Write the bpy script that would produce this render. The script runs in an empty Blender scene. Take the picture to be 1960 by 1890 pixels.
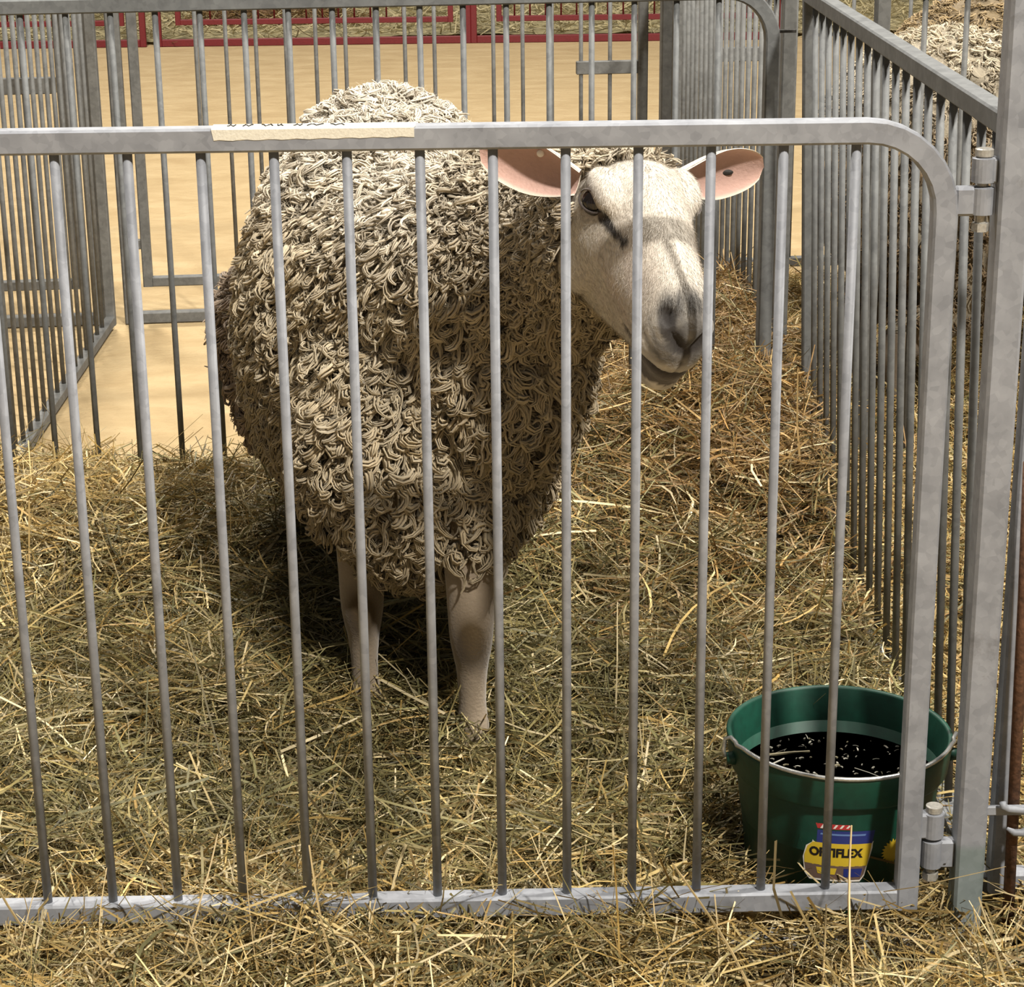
import bpy, math, random
import numpy as np
from mathutils import Vector, Matrix
PI = math.pi
rng = np.random.default_rng(7)
random.seed(7)
sc = bpy.context.scene
COL = sc.collection

# ---------------------------------------------------------------- helpers
def mesh_np(name, V, F, mat, parent=None, col=None, uv=None, smooth=True, mats=None, midx=None):
    """one mesh object from numpy arrays. F: (n,k) int array or list of arrays"""
    me = bpy.data.meshes.new(name)
    V = np.asarray(V, np.float32)
    if not isinstance(F, list): F = [F]
    F = [np.asarray(f, np.int32) for f in F if len(f)]
    loops = np.concatenate([f.ravel() for f in F])
    tot = np.concatenate([np.full(len(f), f.shape[1], np.int32) for f in F])
    st = np.concatenate([[0], np.cumsum(tot)[:-1]]).astype(np.int32)
    me.vertices.add(len(V)); me.vertices.foreach_set('co', V.ravel())
    me.loops.add(len(loops)); me.loops.foreach_set('vertex_index', loops)
    me.polygons.add(len(tot)); me.polygons.foreach_set('loop_start', st)
    try: me.polygons.foreach_set('loop_total', tot)
    except Exception: pass
    me.polygons.foreach_set('use_smooth', np.full(len(tot), smooth))
    if midx is not None: me.polygons.foreach_set('material_index', np.asarray(midx, np.int32))
    me.update(calc_edges=True)
    if col is not None:
        a = me.color_attributes.new('col', 'FLOAT_COLOR', 'POINT')
        c = np.ones((len(V), 4), np.float32); c[:, :3] = col
        a.data.foreach_set('color', c.ravel())
    if uv is not None:
        l = me.uv_layers.new(name='UVMap')
        l.data.foreach_set('uv', np.asarray(uv, np.float32)[loops].ravel())
    for m in (mats or [mat]): me.materials.append(m)
    o = bpy.data.objects.new(name, me); COL.objects.link(o)
    if parent: o.parent = parent
    return o

class MB:
    """collects shapes into one mesh"""
    def __init__(s): s.V = []; s.F = {}; s.n = 0
    def add(s, V, F):
        V = np.asarray(V, float)
        for f in F:
            f = tuple(int(i) + s.n for i in f)
            s.F.setdefault(len(f), []).append(f)
        s.V.append(V); s.n += len(V)
    def box(s, c, d, bev=0.0, R=None):
        c = np.array(c, float); d = np.array(d, float) / 2
        if bev <= 0:
            P = np.array([(x, y, z) for x in (-1, 1) for y in (-1, 1) for z in (-1, 1)], float) * d
            F = [(0, 1, 3, 2), (4, 6, 7, 5), (0, 4, 5, 1), (2, 3, 7, 6), (0, 2, 6, 4), (1, 5, 7, 3)]
        else:
            b = min(bev, d.min() * .9)
            prof = [(-d[0], -d[1] + b), (-d[0] + b, -d[1]), (d[0] - b, -d[1]), (d[0], -d[1] + b), (d[0], d[1] - b), (d[0] - b, d[1]), (-d[0] + b, d[1]), (-d[0], d[1] - b)]
            pin = [(np.clip(x, -d[0] + b, d[0] - b), np.clip(y, -d[1] + b, d[1] - b)) for x, y in prof]
            P = [(x, y, -d[2]) for x, y in pin] + [(x, y, -d[2] + b) for x, y in prof] + [(x, y, d[2] - b) for x, y in prof] + [(x, y, d[2]) for x, y in pin]
            P = np.array(P, float); F = []
            for r in range(3):
                for i in range(8): F.append((r * 8 + i, r * 8 + (i + 1) % 8, r * 8 + 8 + (i + 1) % 8, r * 8 + 8 + i))
            F.append(tuple(range(7, -1, -1))); F.append(tuple(range(24, 32)))
        if R is not None: P = P @ np.array(R).T
        s.add(P + c, F)
    def tube(s, pts, rad, sides=10, cap=True, closed=False):
        pts = np.asarray(pts, float); n = len(pts)
        rad = np.full(n, rad) if np.isscalar(rad) else np.asarray(rad, float)
        T = np.gradient(pts, axis=0); T /= np.linalg.norm(T, axis=1)[:, None] + 1e-12
        a = np.array([0, 0, 1.]) if abs(T[0][2]) < .9 else np.array([1., 0, 0])
        u = np.cross(T[0], a); u /= np.linalg.norm(u); V = []
        for i in range(n):
            u = u - T[i] * np.dot(u, T[i]); u /= np.linalg.norm(u); w = np.cross(T[i], u)
            th = np.linspace(0, 2 * PI, sides, endpoint=False)
            V.append(pts[i] + rad[i] * (np.cos(th)[:, None] * u + np.sin(th)[:, None] * w))
        V = np.concatenate(V); F = []
        for i in range(n - 1):
            for j in range(sides):
                k = (j + 1) % sides
                F.append((i * sides + j, i * sides + k, (i + 1) * sides + k, (i + 1) * sides + j))
        if cap:
            F.append(tuple(range(sides - 1, -1, -1))); F.append(tuple(range((n - 1) * sides, n * sides)))
        s.add(V, F)
    def lathe(s, prof, c=(0, 0, 0), sides=48, closed=False):
        V = []; F = []; n = len(prof)
        for r, z in prof:
            th = np.linspace(0, 2 * PI, sides, endpoint=False)
            V.append(np.stack([r * np.cos(th) + c[0], r * np.sin(th) + c[1], np.full(sides, z + c[2])], 1))
        for i in range(n - 1):
            for j in range(sides):
                k = (j + 1) % sides
                F.append((i * sides + j, i * sides + k, (i + 1) * sides + k, (i + 1) * sides + j))
        F.append(tuple(range(sides - 1, -1, -1))); F.append(tuple(range((n - 1) * sides, n * sides)))
        s.add(np.concatenate(V), F)
    def ell(s, c, r, R=None, nu=24, nv=14):
        V = [(0, 0, -1)]; F = []
        for i in range(1, nv):
            a = -PI / 2 + PI * i / nv
            for j in range(nu):
                b = 2 * PI * j / nu; V.append((math.cos(a) * math.cos(b), math.cos(a) * math.sin(b), math.sin(a)))
        V.append((0, 0, 1)); V = np.array(V) * np.array(r)
        for j in range(nu): F.append((0, 1 + (j + 1) % nu, 1 + j))
        for i in range(nv - 2):
            for j in range(nu):
                k = (j + 1) % nu; F.append((1 + i * nu + j, 1 + i * nu + k, 1 + (i + 1) * nu + k, 1 + (i + 1) * nu + j))
        L = len(V) - 1
        for j in range(nu): F.append((L, 1 + (nv - 2) * nu + j, 1 + (nv - 2) * nu + (j + 1) % nu))
        if R is not None: V = V @ np.array(R).T
        s.add(V + np.array(c), F)
    def sweep(s, path, prof, cap=True):
        """sweep closed profile [(a,b)] along planar path [(u,z)] lying in v=0; a = in-plane outward-left normal, b = v"""
        path = np.asarray(path, float); n = len(path); V = []; F = []; m = len(prof)
        for i in range(n):
            t0 = path[i] - path[i - 1] if i else path[1] - path[0]
            t1 = path[i + 1] - path[i] if i < n - 1 else t0
            t0 = t0 / np.linalg.norm(t0); t1 = t1 / np.linalg.norm(t1)
            t = t0 + t1; t /= np.linalg.norm(t); k = 1 / max(.3, np.dot(t, t0))
            nr = np.array([-t[1], t[0]]) * k
            for a, b in prof: V.append((path[i][0] + nr[0] * a, b, path[i][1] + nr[1] * a))
        for i in range(n - 1):
            for j in range(m):
                k = (j + 1) % m; F.append((i * m + j, (i + 1) * m + j, (i + 1) * m + k, i * m + k))
        if cap: F.append(tuple(range(m))); F.append(tuple(range(n * m - 1, (n - 1) * m - 1, -1)))
        s.add(V, F)
    def build(s, name, mat, parent=None, smooth=False):
        V = np.concatenate(s.V)
        return mesh_np(name, V, [np.array(f) for f in s.F.values()], mat, parent, smooth=smooth)

def sqprof(w, d=None, ch=.0025):
    a = w / 2; b = (d or w) / 2
    return [(-a, -b + ch), (-a + ch, -b), (a - ch, -b), (a, -b + ch), (a, b - ch), (a - ch, b), (-a + ch, b), (-a, b - ch)]
def arc(c, r, a0, a1, n=9):
    return [(c[0] + r * math.cos(t), c[1] + r * math.sin(t)) for t in np.linspace(a0, a1, n)]
def empty(name, loc=(0, 0, 0), rz=0, rx=0):
    o = bpy.data.objects.new(name, None); COL.objects.link(o); o.location = loc
    o.rotation_euler = (rx, 0, rz); o.empty_display_size = .05
    return o
def tag(o, label=None, cat=None, group=None, kind=None):
    if label: o['label'] = label
    if cat: o['category'] = cat
    if group: o['group'] = group
    if kind: o['kind'] = kind
    return o

# ---------------------------------------------------------------- materials
def newmat(name):
    m = bpy.data.materials.new(name); m.use_nodes = True
    nt = m.node_tree; b = nt.nodes['Principled BSDF']
    return m, nt, b
def N(nt, t, **k):
    n = nt.nodes.new(t)
    for a, v in k.items():
        if a in n.inputs: n.inputs[a].default_value = v
        else: setattr(n, a, v)
    return n
def ramp(nt, stops):
    r = nt.nodes.new('ShaderNodeValToRGB'); e = r.color_ramp.elements
    while len(e) < len(stops): e.new(.5)
    for i, (p, c) in enumerate(stops): e[i].position = p; e[i].color = (*c, 1)
    return r
def simple(name, c, rough=.5, metal=0, bump=0, scale=200, var=.0):
    m, nt, b = newmat(name)
    b.inputs['Base Color'].default_value = (*c, 1); b.inputs['Roughness'].default_value = rough; b.inputs['Metallic'].default_value = metal
    tc = N(nt, 'ShaderNodeTexCoord')
    if var or bump:
        no = N(nt, 'ShaderNodeTexNoise', Scale=scale, Detail=5.); nt.links.new(tc.outputs['Object'], no.inputs['Vector'])
        if var:
            r = ramp(nt, [(.3, tuple(x * (1 - var) for x in c)), (.7, tuple(min(1, x * (1 + var)) for x in c))])
            nt.links.new(no.outputs['Fac'], r.inputs['Fac']); nt.links.new(r.outputs['Color'], b.inputs['Base Color'])
        if bump:
            bp = N(nt, 'ShaderNodeBump', Strength=bump, Distance=.002); nt.links.new(no.outputs['Fac'], bp.inputs['Height']); nt.links.new(bp.outputs['Normal'], b.inputs['Normal'])
    return m
def galv(name, lo, hi, rough=.5, metal=.35):
    m, nt, b = newmat(name)
    g = N(nt, 'ShaderNodeNewGeometry')
    vo = N(nt, 'ShaderNodeTexVoronoi', Scale=120.); nt.links.new(g.outputs['Position'], vo.inputs['Vector'])
    no = N(nt, 'ShaderNodeTexNoise', Scale=28., Detail=4.); nt.links.new(g.outputs['Position'], no.inputs['Vector'])
    mx = N(nt, 'ShaderNodeMix', data_type='FLOAT'); mx.inputs[0].default_value = .80
    sep = N(nt, 'ShaderNodeSeparateColor'); nt.links.new(vo.outputs['Color'], sep.inputs[0])
    nt.links.new(sep.outputs[0], mx.inputs[2]); nt.links.new(no.outputs['Fac'], mx.inputs[3])
    r = ramp(nt, [(.22, lo), (.75, hi)]); nt.links.new(mx.outputs[0], r.inputs['Fac'])
    no2 = N(nt, 'ShaderNodeTexNoise', Scale=9., Detail=8., Roughness=.75); nt.links.new(g.outputs['Position'], no2.inputs['Vector'])
    r2 = ramp(nt, [(.25, (.62, .58, .54)), (.42, (1, 1, 1))]); nt.links.new(no2.outputs['Fac'], r2.inputs['Fac'])
    mul = N(nt, 'ShaderNodeMix', data_type='RGBA', blend_type='MULTIPLY'); mul.inputs[0].default_value = 1
    nt.links.new(r.outputs['Color'], mul.inputs[6]); nt.links.new(r2.outputs['Color'], mul.inputs[7])
    nt.links.new(mul.outputs[2], b.inputs['Base Color'])
    b.inputs['Metallic'].default_value = metal; b.inputs['Roughness'].default_value = rough
    bp = N(nt, 'ShaderNodeBump', Strength=.12, Distance=.001); nt.links.new(no.outputs['Fac'], bp.inputs['Height']); nt.links.new(bp.outputs['Normal'], b.inputs['Normal'])
    return m
def vcol(name, rough=.7, spec=.3, trans=0., bumpscale=0, bump=.3, bdist=.001, stretch=None, mott=.0, mscale=60, sheen=0):
    m, nt, b = newmat(name)
    a = N(nt, 'ShaderNodeVertexColor'); a.layer_name = 'col'
    out = a.outputs['Color']; tc = N(nt, 'ShaderNodeTexCoord')
    if mott:
        no = N(nt, 'ShaderNodeTexNoise', Scale=float(mscale), Detail=6., Roughness=.65); nt.links.new(tc.outputs['Object'], no.inputs['Vector'])
        r = ramp(nt, [(.3, (1 - mott,) * 3), (.7, (1 + mott * .4,) * 3)]); nt.links.new(no.outputs['Fac'], r.inputs['Fac'])
        mul = N(nt, 'ShaderNodeMix', data_type='RGBA', blend_type='MULTIPLY'); mul.inputs[0].default_value = 1
        nt.links.new(out, mul.inputs[6]); nt.links.new(r.outputs['Color'], mul.inputs[7]); out = mul.outputs[2]
    nt.links.new(out, b.inputs['Base Color'])
    b.inputs['Roughness'].default_value = rough; b.inputs['Specular IOR Level'].default_value = spec
    if sheen: b.inputs['Sheen Weight'].default_value = sheen
    if bumpscale:
        if stretch:   # striations running along the UV v direction
            mp = N(nt, 'ShaderNodeMapping'); mp.inputs['Scale'].default_value = stretch; nt.links.new(tc.outputs['UV'], mp.inputs['Vector']); vec = mp.outputs['Vector']
        else: vec = tc.outputs['Object']
        n2 = N(nt, 'ShaderNodeTexNoise', Scale=float(bumpscale), Detail=4.); nt.links.new(vec, n2.inputs['Vector'])
        bp = N(nt, 'ShaderNodeBump', Strength=bump, Distance=bdist); nt.links.new(n2.outputs['Fac'], bp.inputs['Height']); nt.links.new(bp.outputs['Normal'], b.inputs['Normal'])
    if trans:
        t = N(nt, 'ShaderNodeBsdfTranslucent'); nt.links.new(out, t.inputs['Color'])
        ms = N(nt, 'ShaderNodeMixShader'); ms.inputs[0].default_value = trans
        nt.links.new(b.outputs[0], ms.inputs[1]); nt.links.new(t.outputs[0], ms.inputs[2])
        nt.links.new(ms.outputs[0], nt.nodes['Material Output'].inputs['Surface'])
    return m

M_GALV = galv('galvanised_steel', (.165, .172, .19), (.285, .295, .318), .62, .12)
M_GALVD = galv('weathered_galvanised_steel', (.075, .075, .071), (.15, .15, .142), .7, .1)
M_POST = galv('post_steel_with_green_smear', (.165, .172, .19), (.285, .295, .318), .62, .12)
def smear(m):
    nt = m.node_tree; b = nt.nodes['Principled BSDF']; src = b.inputs['Base Color'].links[0].from_socket
    g = N(nt, 'ShaderNodeNewGeometry'); sp = N(nt, 'ShaderNodeSeparateXYZ'); nt.links.new(g.outputs['Position'], sp.inputs[0])
    r = ramp(nt, [(.03, (0, 0, 0)), (.07, (.38, .38, .38)), (.150, (.42, .42, .42)), (.158, (0, 0, 0))]); nt.links.new(sp.outputs['Z'], r.inputs['Fac'])
    mx = N(nt, 'ShaderNodeMix', data_type='RGBA'); nt.links.new(r.outputs['Color'], mx.inputs[0]); nt.links.new(src, mx.inputs[6]); mx.inputs[7].default_value = (.10, .165, .125, 1)
    nt.links.new(mx.outputs[2], b.inputs['Base Color'])
smear(M_POST)
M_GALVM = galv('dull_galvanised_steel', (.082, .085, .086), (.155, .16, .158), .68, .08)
M_RED = simple('red_paint', (.125, .009, .012), .45, 0, .2, 120, .15)
M_RUST = simple('rusty_steel', (.105, .05, .026), .8, .2, .6, 160, .45)
M_ZINC = simple('zinc_bolt', (.34, .325, .29), .4, .25, .2, 300, .2)
M_DARK = simple('dark_steel', (.03, .028, .025), .6, .5, .2, 200, .3)
M_TAPE = simple('masking_tape', (.62, .58, .48), .75, 0, .3, 400, .08)
M_INK = simple('black_marker', (.012, .012, .012), .6)
M_WIRE = simple('handle_wire', (.50, .50, .48), .3, .85, .1, 300, .15)
M_GREEN = simple('green_rubber', (.002, .043, .025), .55, 0, .12, 90, .16)
M_STRAW = vcol('dry_straw', .55, .35, trans=.16)
M_WOOL = vcol('curly_wool', .75, .22, trans=.12, bumpscale=6, bump=.5, bdist=.0016, stretch=(9, .35, 1), mott=.22, mscale=26, sheen=.2)
M_SKIN = vcol('short_white_coat', .72, .2, bumpscale=260, bump=.45, bdist=.0022, mott=.10, mscale=45, sheen=.25)
M_EYE = simple('dark_eye', (.008, .005, .004), .06)

# ---------------------------------------------------------------- sand floor
def sand_mat():
    m, nt, b = newmat('packed_sand')
    g = N(nt, 'ShaderNodeNewGeometry')
    mp = N(nt, 'ShaderNodeMapping'); mp.inputs['Scale'].default_value = (1.0, 1.7, 1); nt.links.new(g.outputs['Position'], mp.inputs['Vector'])
    n1 = N(nt, 'ShaderNodeTexNoise', Scale=4.5, Detail=10., Roughness=.62, Distortion=.6); nt.links.new(mp.outputs['Vector'], n1.inputs['Vector'])
    r = ramp(nt, [(.25, (.34, .245, .128)), (.5, (.40, .298, .162)), (.75, (.465, .358, .205))]); nt.links.new(n1.outputs['Fac'], r.inputs['Fac'])
    nt.links.new(r.outputs['Color'], b.inputs['Base Color']); b.inputs['Roughness'].default_value = .95; b.inputs['Specular IOR Level'].default_value = .1
    n2 = N(nt, 'ShaderNodeTexNoise', Scale=14., Detail=10., Roughness=.7); nt.links.new(mp.outputs['Vector'], n2.inputs['Vector'])
    bp = N(nt, 'ShaderNodeBump', Strength=.55, Distance=.03); nt.links.new(n2.outputs['Fac'], bp.inputs['Height']); nt.links.new(bp.outputs['Normal'], b.inputs['Normal'])
    return m
M_SAND = sand_mat()
mb = MB(); mb.add([(-9, -6, 0), (9, -6, 0), (9, 22, 0), (-9, 22, 0)], [(0, 1, 2, 3)])
fl = mb.build('floor', M_SAND); tag(fl, 'packed tan sand floor of the barn', 'floor', kind='structure')

# ---------------------------------------------------------------- livestock panels
S = .0762
BARMESH = {}
def bar_mesh(z0, z1, r, mat, sides=12):
    key = (round(z0, 4), round(z1, 4), r, mat.name)
    if key not in BARMESH:
        b = MB(); b.tube([(0, 0, z0), (0, 0, (z0 + z1) / 2), (0, 0, z1)], r, sides)
        o = b.build('bar', mat, None, True); BARMESH[key] = o.data; bpy.data.objects.remove(o)
    return BARMESH[key]
def panel(name, label, cat, loc, rz, uL, uR, bars, z0, z1, mat, rail=.0254, rl=None, rr=None, br=.0053, group=None, lean=0, left=True, right=True, bottom=True, bottom_z=None, foot=None):
    """a tube-framed panel: bent outer frame, bottom rail and round bars; u runs along the panel. z0/z1: bar ends"""
    root = empty(name, loc, rz, lean); tag(root, label, cat, group)
    h = rail / 2; zt = z1 + h; zb = z0 - h; f = MB(); path = []
    zf = zb if foot is None else foot
    if left:
        path.append((uL, zf - h if foot is None else zf))
        if rl: path += arc((uL + rl, zt - rl), rl, PI, PI / 2)
        else: path.append((uL, zt))
    else: path.append((uL, zt))
    if right:
        if rr: path += arc((uR - rr, zt - rr), rr, PI / 2, 0)
        else: path.append((uR, zt))
        path.append((uR, zf - h if foot is None else zf))
    else: path.append((uR, zt))
    f.sweep(path, sqprof(rail)); f.build('frame', mat, root)
    if bottom:
        f = MB(); f.sweep([(uL + (h if left else 0), zb), (uR - (h if right else 0), zb)], sqprof(rail)); f.build('bottom_rail', mat, root)
    me = bar_mesh(z0 - .002, z1 + .002, br, mat)
    for u in bars:
        o = bpy.data.objects.new('bar', me); COL.objects.link(o); o.parent = root; o.location = (u, 0, 0)
    return root
def plate(root, u0, u1, z0, z1, mat, th=.006, name='lock_plate'):
    b = MB(); b.box(((u0 + u1) / 2, 0, (z0 + z1) / 2), (u1 - u0, th + .011, z1 - z0), .002); return b.build(name, mat, root)
def fixed_frame(name, label, loc, rz, uL, uR, mat, post=.034, ztop=1.12, sill=True, group=None, left=True, right=True, cat='fence frame', z_sill=.03):
    root = empty(name, loc, rz); tag(root, label, cat, group)
    for u, on in ((uL, left), (uR, right)):
        if on:
            b = MB(); b.box((u, 0, ztop / 2), (post, post, ztop), .0035); b.build('post', mat, root)
    if sill:
        b = MB(); b.box(((uL + uR) / 2, 0, z_sill / 2 + .001), (uR - uL - post * .98, .03, z_sill), .003); b.build('sill_rail', mat, root)
    return root
def lug(root, x0, x1, zc, h, bore_x, mat, r=.0125, y=0, name='hinge_lug'):
    b = MB(); b.box(((x0 + x1) / 2, y, zc), (abs(x1 - x0), .016, h), .003)
    b.lathe([(r * .55, -h / 2), (r, -h / 2 + .0015), (r, h / 2 - .0015), (r * .55, h / 2)], (bore_x, y, zc), 20)
    return b.build(name, mat, root)
def pin(root, x, z0, z1, mat, r=.006, y=0, name='hinge_bolt', parent=None):
    b = MB(); b.tube([(x, y, z0), (x, y, z1 - .004)], r, 14)
    b.lathe([(.0085, z1 - .009), (.0098, z1 - .008), (.0098, z1 - .001), (.008, z1)], (x, y, 0), 6 * 3)
    b.lathe([(.0095, z0), (.0095, z0 + .009)], (x, y, 0), 6)
    return b.build(name, mat, root)

# --- swing gate across the front of the pen
fg = panel('pen_gate', 'galvanised front gate with round bars and a strip of masking tape on its top rail', 'gate', (0, 0, 0), 0,
           -.50, .934, [S * k for k in range(-5, 12)], .095, .973, M_GALV, rl=.085, rr=.085)
lug(fg, .944, .966, .9105, .031, .9735, M_GALV)
lug(fg, .944, .958, .176, .033, .962, M_GALV)
def tape():
    x0, x1 = aty_x(403, 235), aty_x(795, 232); b = MB(); n = 30; t = .0007
    for (yy, zz) in (((-.0134, .9875), (-.0134, .9994)), ):
        pass
    prof = [(-.0127 - t, .9862), (-.0127 - t, .9972), (-.0116, .9985 + t), (.0116, .9985 + t), (.0127 + t, .9972), (.0127 + t, .9885),
            (.01265, .9885), (.01265, .9970), (.0114, .9984), (-.0114, .9984), (-.01265, .9970), (-.01265, .9862)]
    V = []; F = []; m = len(prof)
    for i in range(n):
        s = i / (n - 1); x = x0 + (x1 - x0) * s
        for j, (y, z) in enumerate(prof):
            w = .0006 * math.sin(i * 1.7 + j) if j in (0, 11) else 0
            sk = (-.0022 if j in (0, 11) else 0) * (1 if i == 0 else 0) + (.0015 if j in (0, 1, 10, 11) and i == n - 1 else 0)
            V.append((x - sk, y, z + w + (.0016 * s if j in (0, 11) else 0)))
    for i in range(n - 1):
        for j in range(m):
            k = (j + 1) % m; F.append((i * m + j, i * m + k, (i + 1) * m + k, (i + 1) * m + j))
    F.append(tuple(range(m))); F.append(tuple(range(n * m - 1, (n - 1) * m - 1, -1)))
    b.add(V, F); o = b.build('masking_tape', M_TAPE, fg); o['label'] = 'strip of cream masking tape folded over the top rail'
    # illegible marker strokes along the tape's top face
    k = MB(); r = random.Random(3); x = aty_x(432, 235)
    xe = aty_x(640, 235)
    while x < xe:
        L = r.uniform(.006, .016)
        pts = [(x + L * q / 5, -.004 + .006 * math.sin(q * 1.9 + x * 90) + .004, .9997) for q in range(6)]
        k.tube(pts, .00075, 5); x += L + r.uniform(.004, .012)
    k.build('marker_writing', M_INK, o)
CAM = np.array([.43996, -2.18527, 1.32443]); FPX = 4001.797; PAN, PIT, ROLL = .0153538, .3234749, .0106152
def ray(u, v):
    X = (u - 980) / FPX; U = (945 - v) / FPX
    c, s = math.cos(ROLL), math.sin(ROLL); x = X * c + U * s; up = -X * s + U * c
    c, s = math.cos(PIT), math.sin(PIT); y = c + s * up; z = -s + c * up
    c, s = math.cos(PAN), math.sin(PAN); return np.array([x * c + y * s, -x * s + y * c, z])
def at_y(u, v, y): r = ray(u, v); return CAM + r * (y - CAM[1]) / r[1]
def at_z(u, v, z): r = ray(u, v); return CAM + r * (z - CAM[2]) / r[2]
def aty_x(u, v): return float(at_y(u, v, -.013)[0])
tape()

# --- fixed frame the gate hangs from: post with hinge lugs, sill half buried in the straw
fp = empty('gate_post_frame', (1.0045, 0, 0)); tag(fp, 'tall galvanised square post that the front gate hinges on', 'post')
b = MB(); b.box((0, 0, .66), (.0335, .036, 1.32), .0035); b.build('post', M_POST, fp)
b = MB(); b.box((-.70, -.0, .018), (1.366, .032, .034), .003); b.build('sill_rail', M_GALV, fp)
lug(fp, -.0155, -.028, .943, .028, -.031, M_GALV)
lug(fp, -.0155, -.036, .139, .036, -.0425, M_GALV, r=.0125)
pin(fp, -.031, .878, .966, M_ZINC)
pin(fp, -.0425, .105, .201, M_ZINC)

# --- divider on the right of the pen, running away from the camera
RD = .0125
rd = panel('pen_divider', 'galvanised bar divider running back from the gate post beside the green bucket', 'fence panel', (1.036, .03, 0), PI / 2 - RD,
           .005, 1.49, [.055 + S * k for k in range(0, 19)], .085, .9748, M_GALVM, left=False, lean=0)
rd.rotation_euler = (0, 0, PI / 2 - RD)
# lean: tip the top slightly to the left (towards -x)
rd.rotation_mode = 'XYZ'
rd.matrix_world = Matrix.Translation((1.036, .03, 0)) @ Matrix.Rotation(-.031, 4, 'Y') @ Matrix.Rotation(PI / 2 - RD, 4, 'Z')

# --- back gate of the pen
bg_ = panel('pen_gate', 'galvanised back gate with round bars behind the sheep', 'gate', (-.338, 1.4836, 0), .1,
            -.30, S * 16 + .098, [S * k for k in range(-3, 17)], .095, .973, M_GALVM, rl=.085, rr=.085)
b = MB(); b.box((S * 16 + .125, 0, .915), (.034, .006, .006), .001); b.build('latch_rod', M_DARK, bg_)
# --- empty pen behind: its dividers
panel('pen_divider', 'galvanised bar divider at far left of the empty sandy pen', 'fence panel', (-.522, 1.60, 0), PI / 2, 0, 1.56,
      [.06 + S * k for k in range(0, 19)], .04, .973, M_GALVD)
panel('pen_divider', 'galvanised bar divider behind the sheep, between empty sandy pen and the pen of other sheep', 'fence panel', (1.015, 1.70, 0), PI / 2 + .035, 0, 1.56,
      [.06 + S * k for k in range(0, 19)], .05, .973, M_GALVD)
# --- neighbour's back panel (right)
panel('pen_hurdle', 'galvanised bar panel right of the corner, in front of the two woolly sheep', 'fence panel', (1.166, 1.6, 0), .06, 0, 1.2,
      [.078 + S * k for k in range(0, 14)], .095, .973, M_GALVD)
# --- far row of frames and gates on the other side of the empty pen
ROW = .08
def row(u): return (u, 3.24 + ROW * (u + .4))
def rowpanel(label, x0, x1, bars, zt=1.12, plates=(), nm='pen_gate'):
    p = panel(nm, label, 'gate', (x0, row(x0)[1], 0), math.atan(ROW), 0, x1 - x0, [q - x0 for q in bars], .125, .973, M_GALVD, group=None)
    for a, c, z0, z1 in plates: plate(p, a - x0, c - x0, z0, z1, M_GALVD)
    return p
ff = fixed_frame('steel_gateway', 'grey steel frame with wide posts around the far gate of the empty pen', (-.478, row(-.478)[1], 0), math.atan(ROW), 0, 1.425, M_GALVD, .036)
rowpanel('far galvanised gate across the empty sandy pen, seen over the sheep', -.43, .882, [-.338 + .0672 + S * k for k in range(0, 15)], plates=((.707, .87, .626, .66), (-.475, -.43, .2, .225)))
fixed_frame('steel_gateway', 'grey steel frame left of the far gate, at the left edge of the photo', (-1.98, row(-1.98)[1], 0), math.atan(ROW), 0, 1.425, M_GALVD, .036)
rowpanel('far galvanised gate at the left edge of the photo', -1.92, -.61, [-1.85 + S * k for k in range(0, 16)], plates=((-.85, -.625, .608, .65),))
fixed_frame('steel_gateway', 'grey steel frame of the far pen on the right, behind the other sheep', (.995, row(.995)[1], 0), math.atan(ROW), 0, 1.425, M_GALVD, .036)
rowpanel('far galvanised gate behind the two other sheep', 1.05, 2.36, [1.13 + S * k for k in range(0, 16)], plates=((1.06, 1.22, .651, .687),))
for (xx, zz) in ((.915, .668), (-.452, .28)):
    pass

# --- neighbour's front stile, rusty rod and latch hook at right edge
ns = panel('pen_hurdle', 'galvanised front panel of the next pen, just right of the tall gate post', 'fence panel', (1.052, .035, 0), .02, 0, .9,
           [.09 + S * k for k in range(0, 10)], .095, .973, M_GALV)
b = MB(); b.tube([(1.058, -.004, -.01), (1.048, -.004, .46), (1.043, -.004, .62)], .0068, 14); o = b.build('connecting_rod', M_RUST, None, True)
tag(o, 'thin rusty brown steel rod standing at the right edge beside the post', 'rod')
lt = empty('latch_hook', (1.0, 0, .2)); tag(lt, 'galvanised hook latch bolted to the right side of the tall post', 'latch')
b = MB(); b.box((.055, -.0125, -.001), (.072, .006, .012), .0015); b.build('latch_plate', M_GALV, lt)
b = MB(); b.tube([(.036, -.020, .013), (.037, -.021, .008), (.043, -.022, .005), (.06, -.022, .003), (.12, -.022, .0045)], [.004, .0045, .0045, .0045, .0045], 12); b.build('hook_rod', M_GALV, lt, True)
b = MB(); b.tube([(.044, -.018, -.022), (.052, -.02, -.0265), (.062, -.02, -.027), (.071, -.019, -.021), (.074, -.018, -.008), (.074, -.018, .004)], [.002, .0042, .0048, .0048, .0045, .0045], 12); b.build('keeper_hook', M_GALV, lt, True)

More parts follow.
